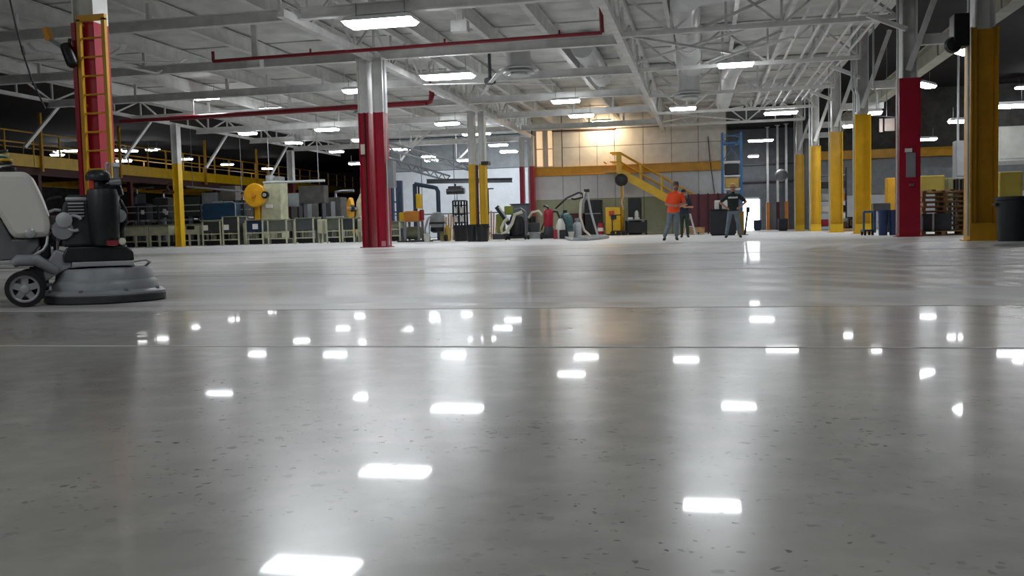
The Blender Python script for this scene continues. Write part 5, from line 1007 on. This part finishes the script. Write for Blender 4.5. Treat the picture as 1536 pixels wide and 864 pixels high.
    dg = bpy.context.evaluated_depsgraph_get(); body = bpy.data.meshes.new_from_object(tmp.evaluated_get(dg)); bpy.data.objects.remove(tmp)
    body.name = 'body'; body.materials.clear()
    for x in mats: body.materials.append(x)
    nv = len(body.vertices); co_ = np.empty(nv*3, np.float32); body.vertices.foreach_get('co', co_); co_ = co_.reshape(-1, 3)
    best = np.full(nv, 1e9); idx = np.zeros(nv, int)
    for pts, rr, mi in segs:
        for i in range(len(pts)-1):
            a, b = np.array(pts[i]), np.array(pts[i+1]); ab = b-a; f_ = np.clip((co_-a)@ab/max(ab@ab, 1e-9), 0, 1); dist = np.linalg.norm(co_-(a+f_[:, None]*ab), axis=1)-(rr[i]+(rr[i+1]-rr[i])*f_)
            k = dist < best; best[k] = dist[k]; idx[k] = mi
    hem = J.get('hem', .88); tor = (idx == 1) & (co_[:, 2] < hem) & (np.abs(co_[:, 0]-px) < .26); idx[tor] = 2
    low = (idx == 2) & (co_[:, 2] >= hem) & (np.abs(co_[:, 0]-px) < .22) & (co_[:, 2] > .88); idx[low] = 1
    loops = np.empty(len(body.loops), np.int32); body.loops.foreach_get('vertex_index', loops); st_ = np.empty(len(body.polygons), np.int32); body.polygons.foreach_get('loop_start', st_)
    body.polygons.foreach_set('material_index', idx[loops[st_]].astype(np.int32)); body.polygons.foreach_set('use_smooth', [True]*len(body.polygons))
    o = bpy.data.objects.new('body', body); C.objects.link(o); o.parent = t
    hb = MB().lathe([(.083, 1.655), (.087, 1.70), (.082, 1.745), (.055, 1.783), (.01, 1.795)], (hx, hy+.012, 0), 24, sq=1.24); hb.build('hair', hair, t, local=True, smooth=True)
    if cap:
        cp = MB().lathe([(.087, 1.705), (.091, 1.74), (.082, 1.785), (.05, 1.812), (.005, 1.82)], (hx, hy+.005, 0), 24, sq=1.22).build('cap', cap, t, local=True, smooth=True)
        MB().prism(rpoly([(hx-.075, hy-.08), (hx+.075, hy-.08), (hx+.06, hy-.19), (hx-.06, hy-.19)], .05), 1.712, 1.724, 'xy').build('brim', cap, cp, local=True)
    for s_ in (-1, 1):
        MB().lathe([(.003, -.008), (.011, -.004), (.011, .004), (.003, .008)], (hx+s_*.032, hy-.094, 1.672), 10, 'y').build('eye', BLACK, t, local=True, smooth=True)
    MB().box((hx, hy-.1, 1.606), (.045, .012, .008)).build('mouth', mat('lips', '8a4a42', .5), t, local=True)
    if beard: MB().lathe([(.03, 1.535), (.06, 1.555), (.072, 1.59), (.068, 1.615)], (hx, hy-.012, 0), 20, sq=1.3).build('beard', beard, t, local=True, smooth=True)
    return t
SKIN = mat('skin', 'b98268', .55, var=.06); JEAN = mat('jeans_grey_blue', '76828e', .8, var=.25, scale=9); BOOT = mat('boot', '2a2624', .6); HIVIS = mat('hivis_orange', 'ff5418', .6, var=.08)
HAIRB = mat('hair_brown', '3a2c22', .7); DKGREEN = mat('shirt_dark_green', '1f2f2b', .8); CAPG = mat('cap_grey', '5a5048', .7); CAPT = mat('cap_tan', 'b79f6c', .7); NAVYC = mat('clothes_navy', '232c3a', .8)
face = lambda p: math.atan2(p.x, -p.y)*0-math.atan2(p.x, p.y)
q = at(1009, 361, z=0); q.y = max(q.y, 0)
J1 = dict(pelvis=.03, chest=.10, head=.12, kneeL=(-.12, -.05, .47), ankleL=(-.24, -.03, .1), kneeR=(.12, -.04, .47), ankleR=(.12, .05, .1), elbowL=(-.18, .03, 1.13), wristL=(.02, -.2, 1.07), handL=(.95, -.1, -.1), elbowR=(.38, .03, 1.14), wristR=(.19, -.21, 1.08), handR=(-.95, -.1, -.1), short=1, hem=.86)
person('person', (q.x, q.y, 0), face(q), J1, 'person in a bright orange shirt, grey jeans and cap, hands before the waist', [SKIN, HIVIS, JEAN, BOOT], HAIRB, CAPG, beard=mat('beard_grey', '6d5d52', .8))
q = at(1100, 357, z=0)
J2 = dict(pelvis=0., chest=0., head=0., kneeL=(-.16, -.04, .48), ankleL=(-.22, .0, .1), kneeR=(.16, -.03, .48), ankleR=(.22, .02, .1), elbowL=(-.42, .06, 1.2), wristL=(-.24, -.08, 1.03), handL=(.75, -.3, -.45), elbowR=(.42, .06, 1.2), wristR=(.24, -.08, 1.03), handR=(-.75, -.3, -.45), short=1, hem=.9)
p2 = person('person', (q.x, q.y, 0), face(q), J2, 'person in a dark green shirt with white chest print, hands on hips', [SKIN, DKGREEN, JEAN, BOOT], HAIRB, CAPT)
pm = MB()
for k in range(6): pm.box((-.13+.052*k, -.152+.012*abs(k-2.5)/2.5, 1.34+.006*(k % 2)), (.04, .012, .05+.012*((k*3) % 2)))
pm.build('chest_print', PAPER, p2, local=True)
q = at(1027, 356.5, z=0)
J3 = dict(pelvis=0., chest=0., head=-.02, kneeL=(-.1, -.04, .48), ankleL=(-.1, .0, .1), kneeR=(.1, -.03, .48), ankleR=(.12, .02, .1), elbowL=(-.26, -.02, 1.16), wristL=(-.02, -.21, 1.2), handL=(.8, -.05, .3), elbowR=(.3, -.02, 1.14), wristR=(.08, -.22, 1.14), handR=(-.9, -.05, .1), short=1, hem=.88)
person('person', (q.x, q.y, 0), face(q), J3, 'person in dark clothes and navy cap half hidden behind the orange shirt', [SKIN, NAVYC, mat('trousers_dark_green', '2c3a30', .8), BOOT], HAIRB, NAVYC)
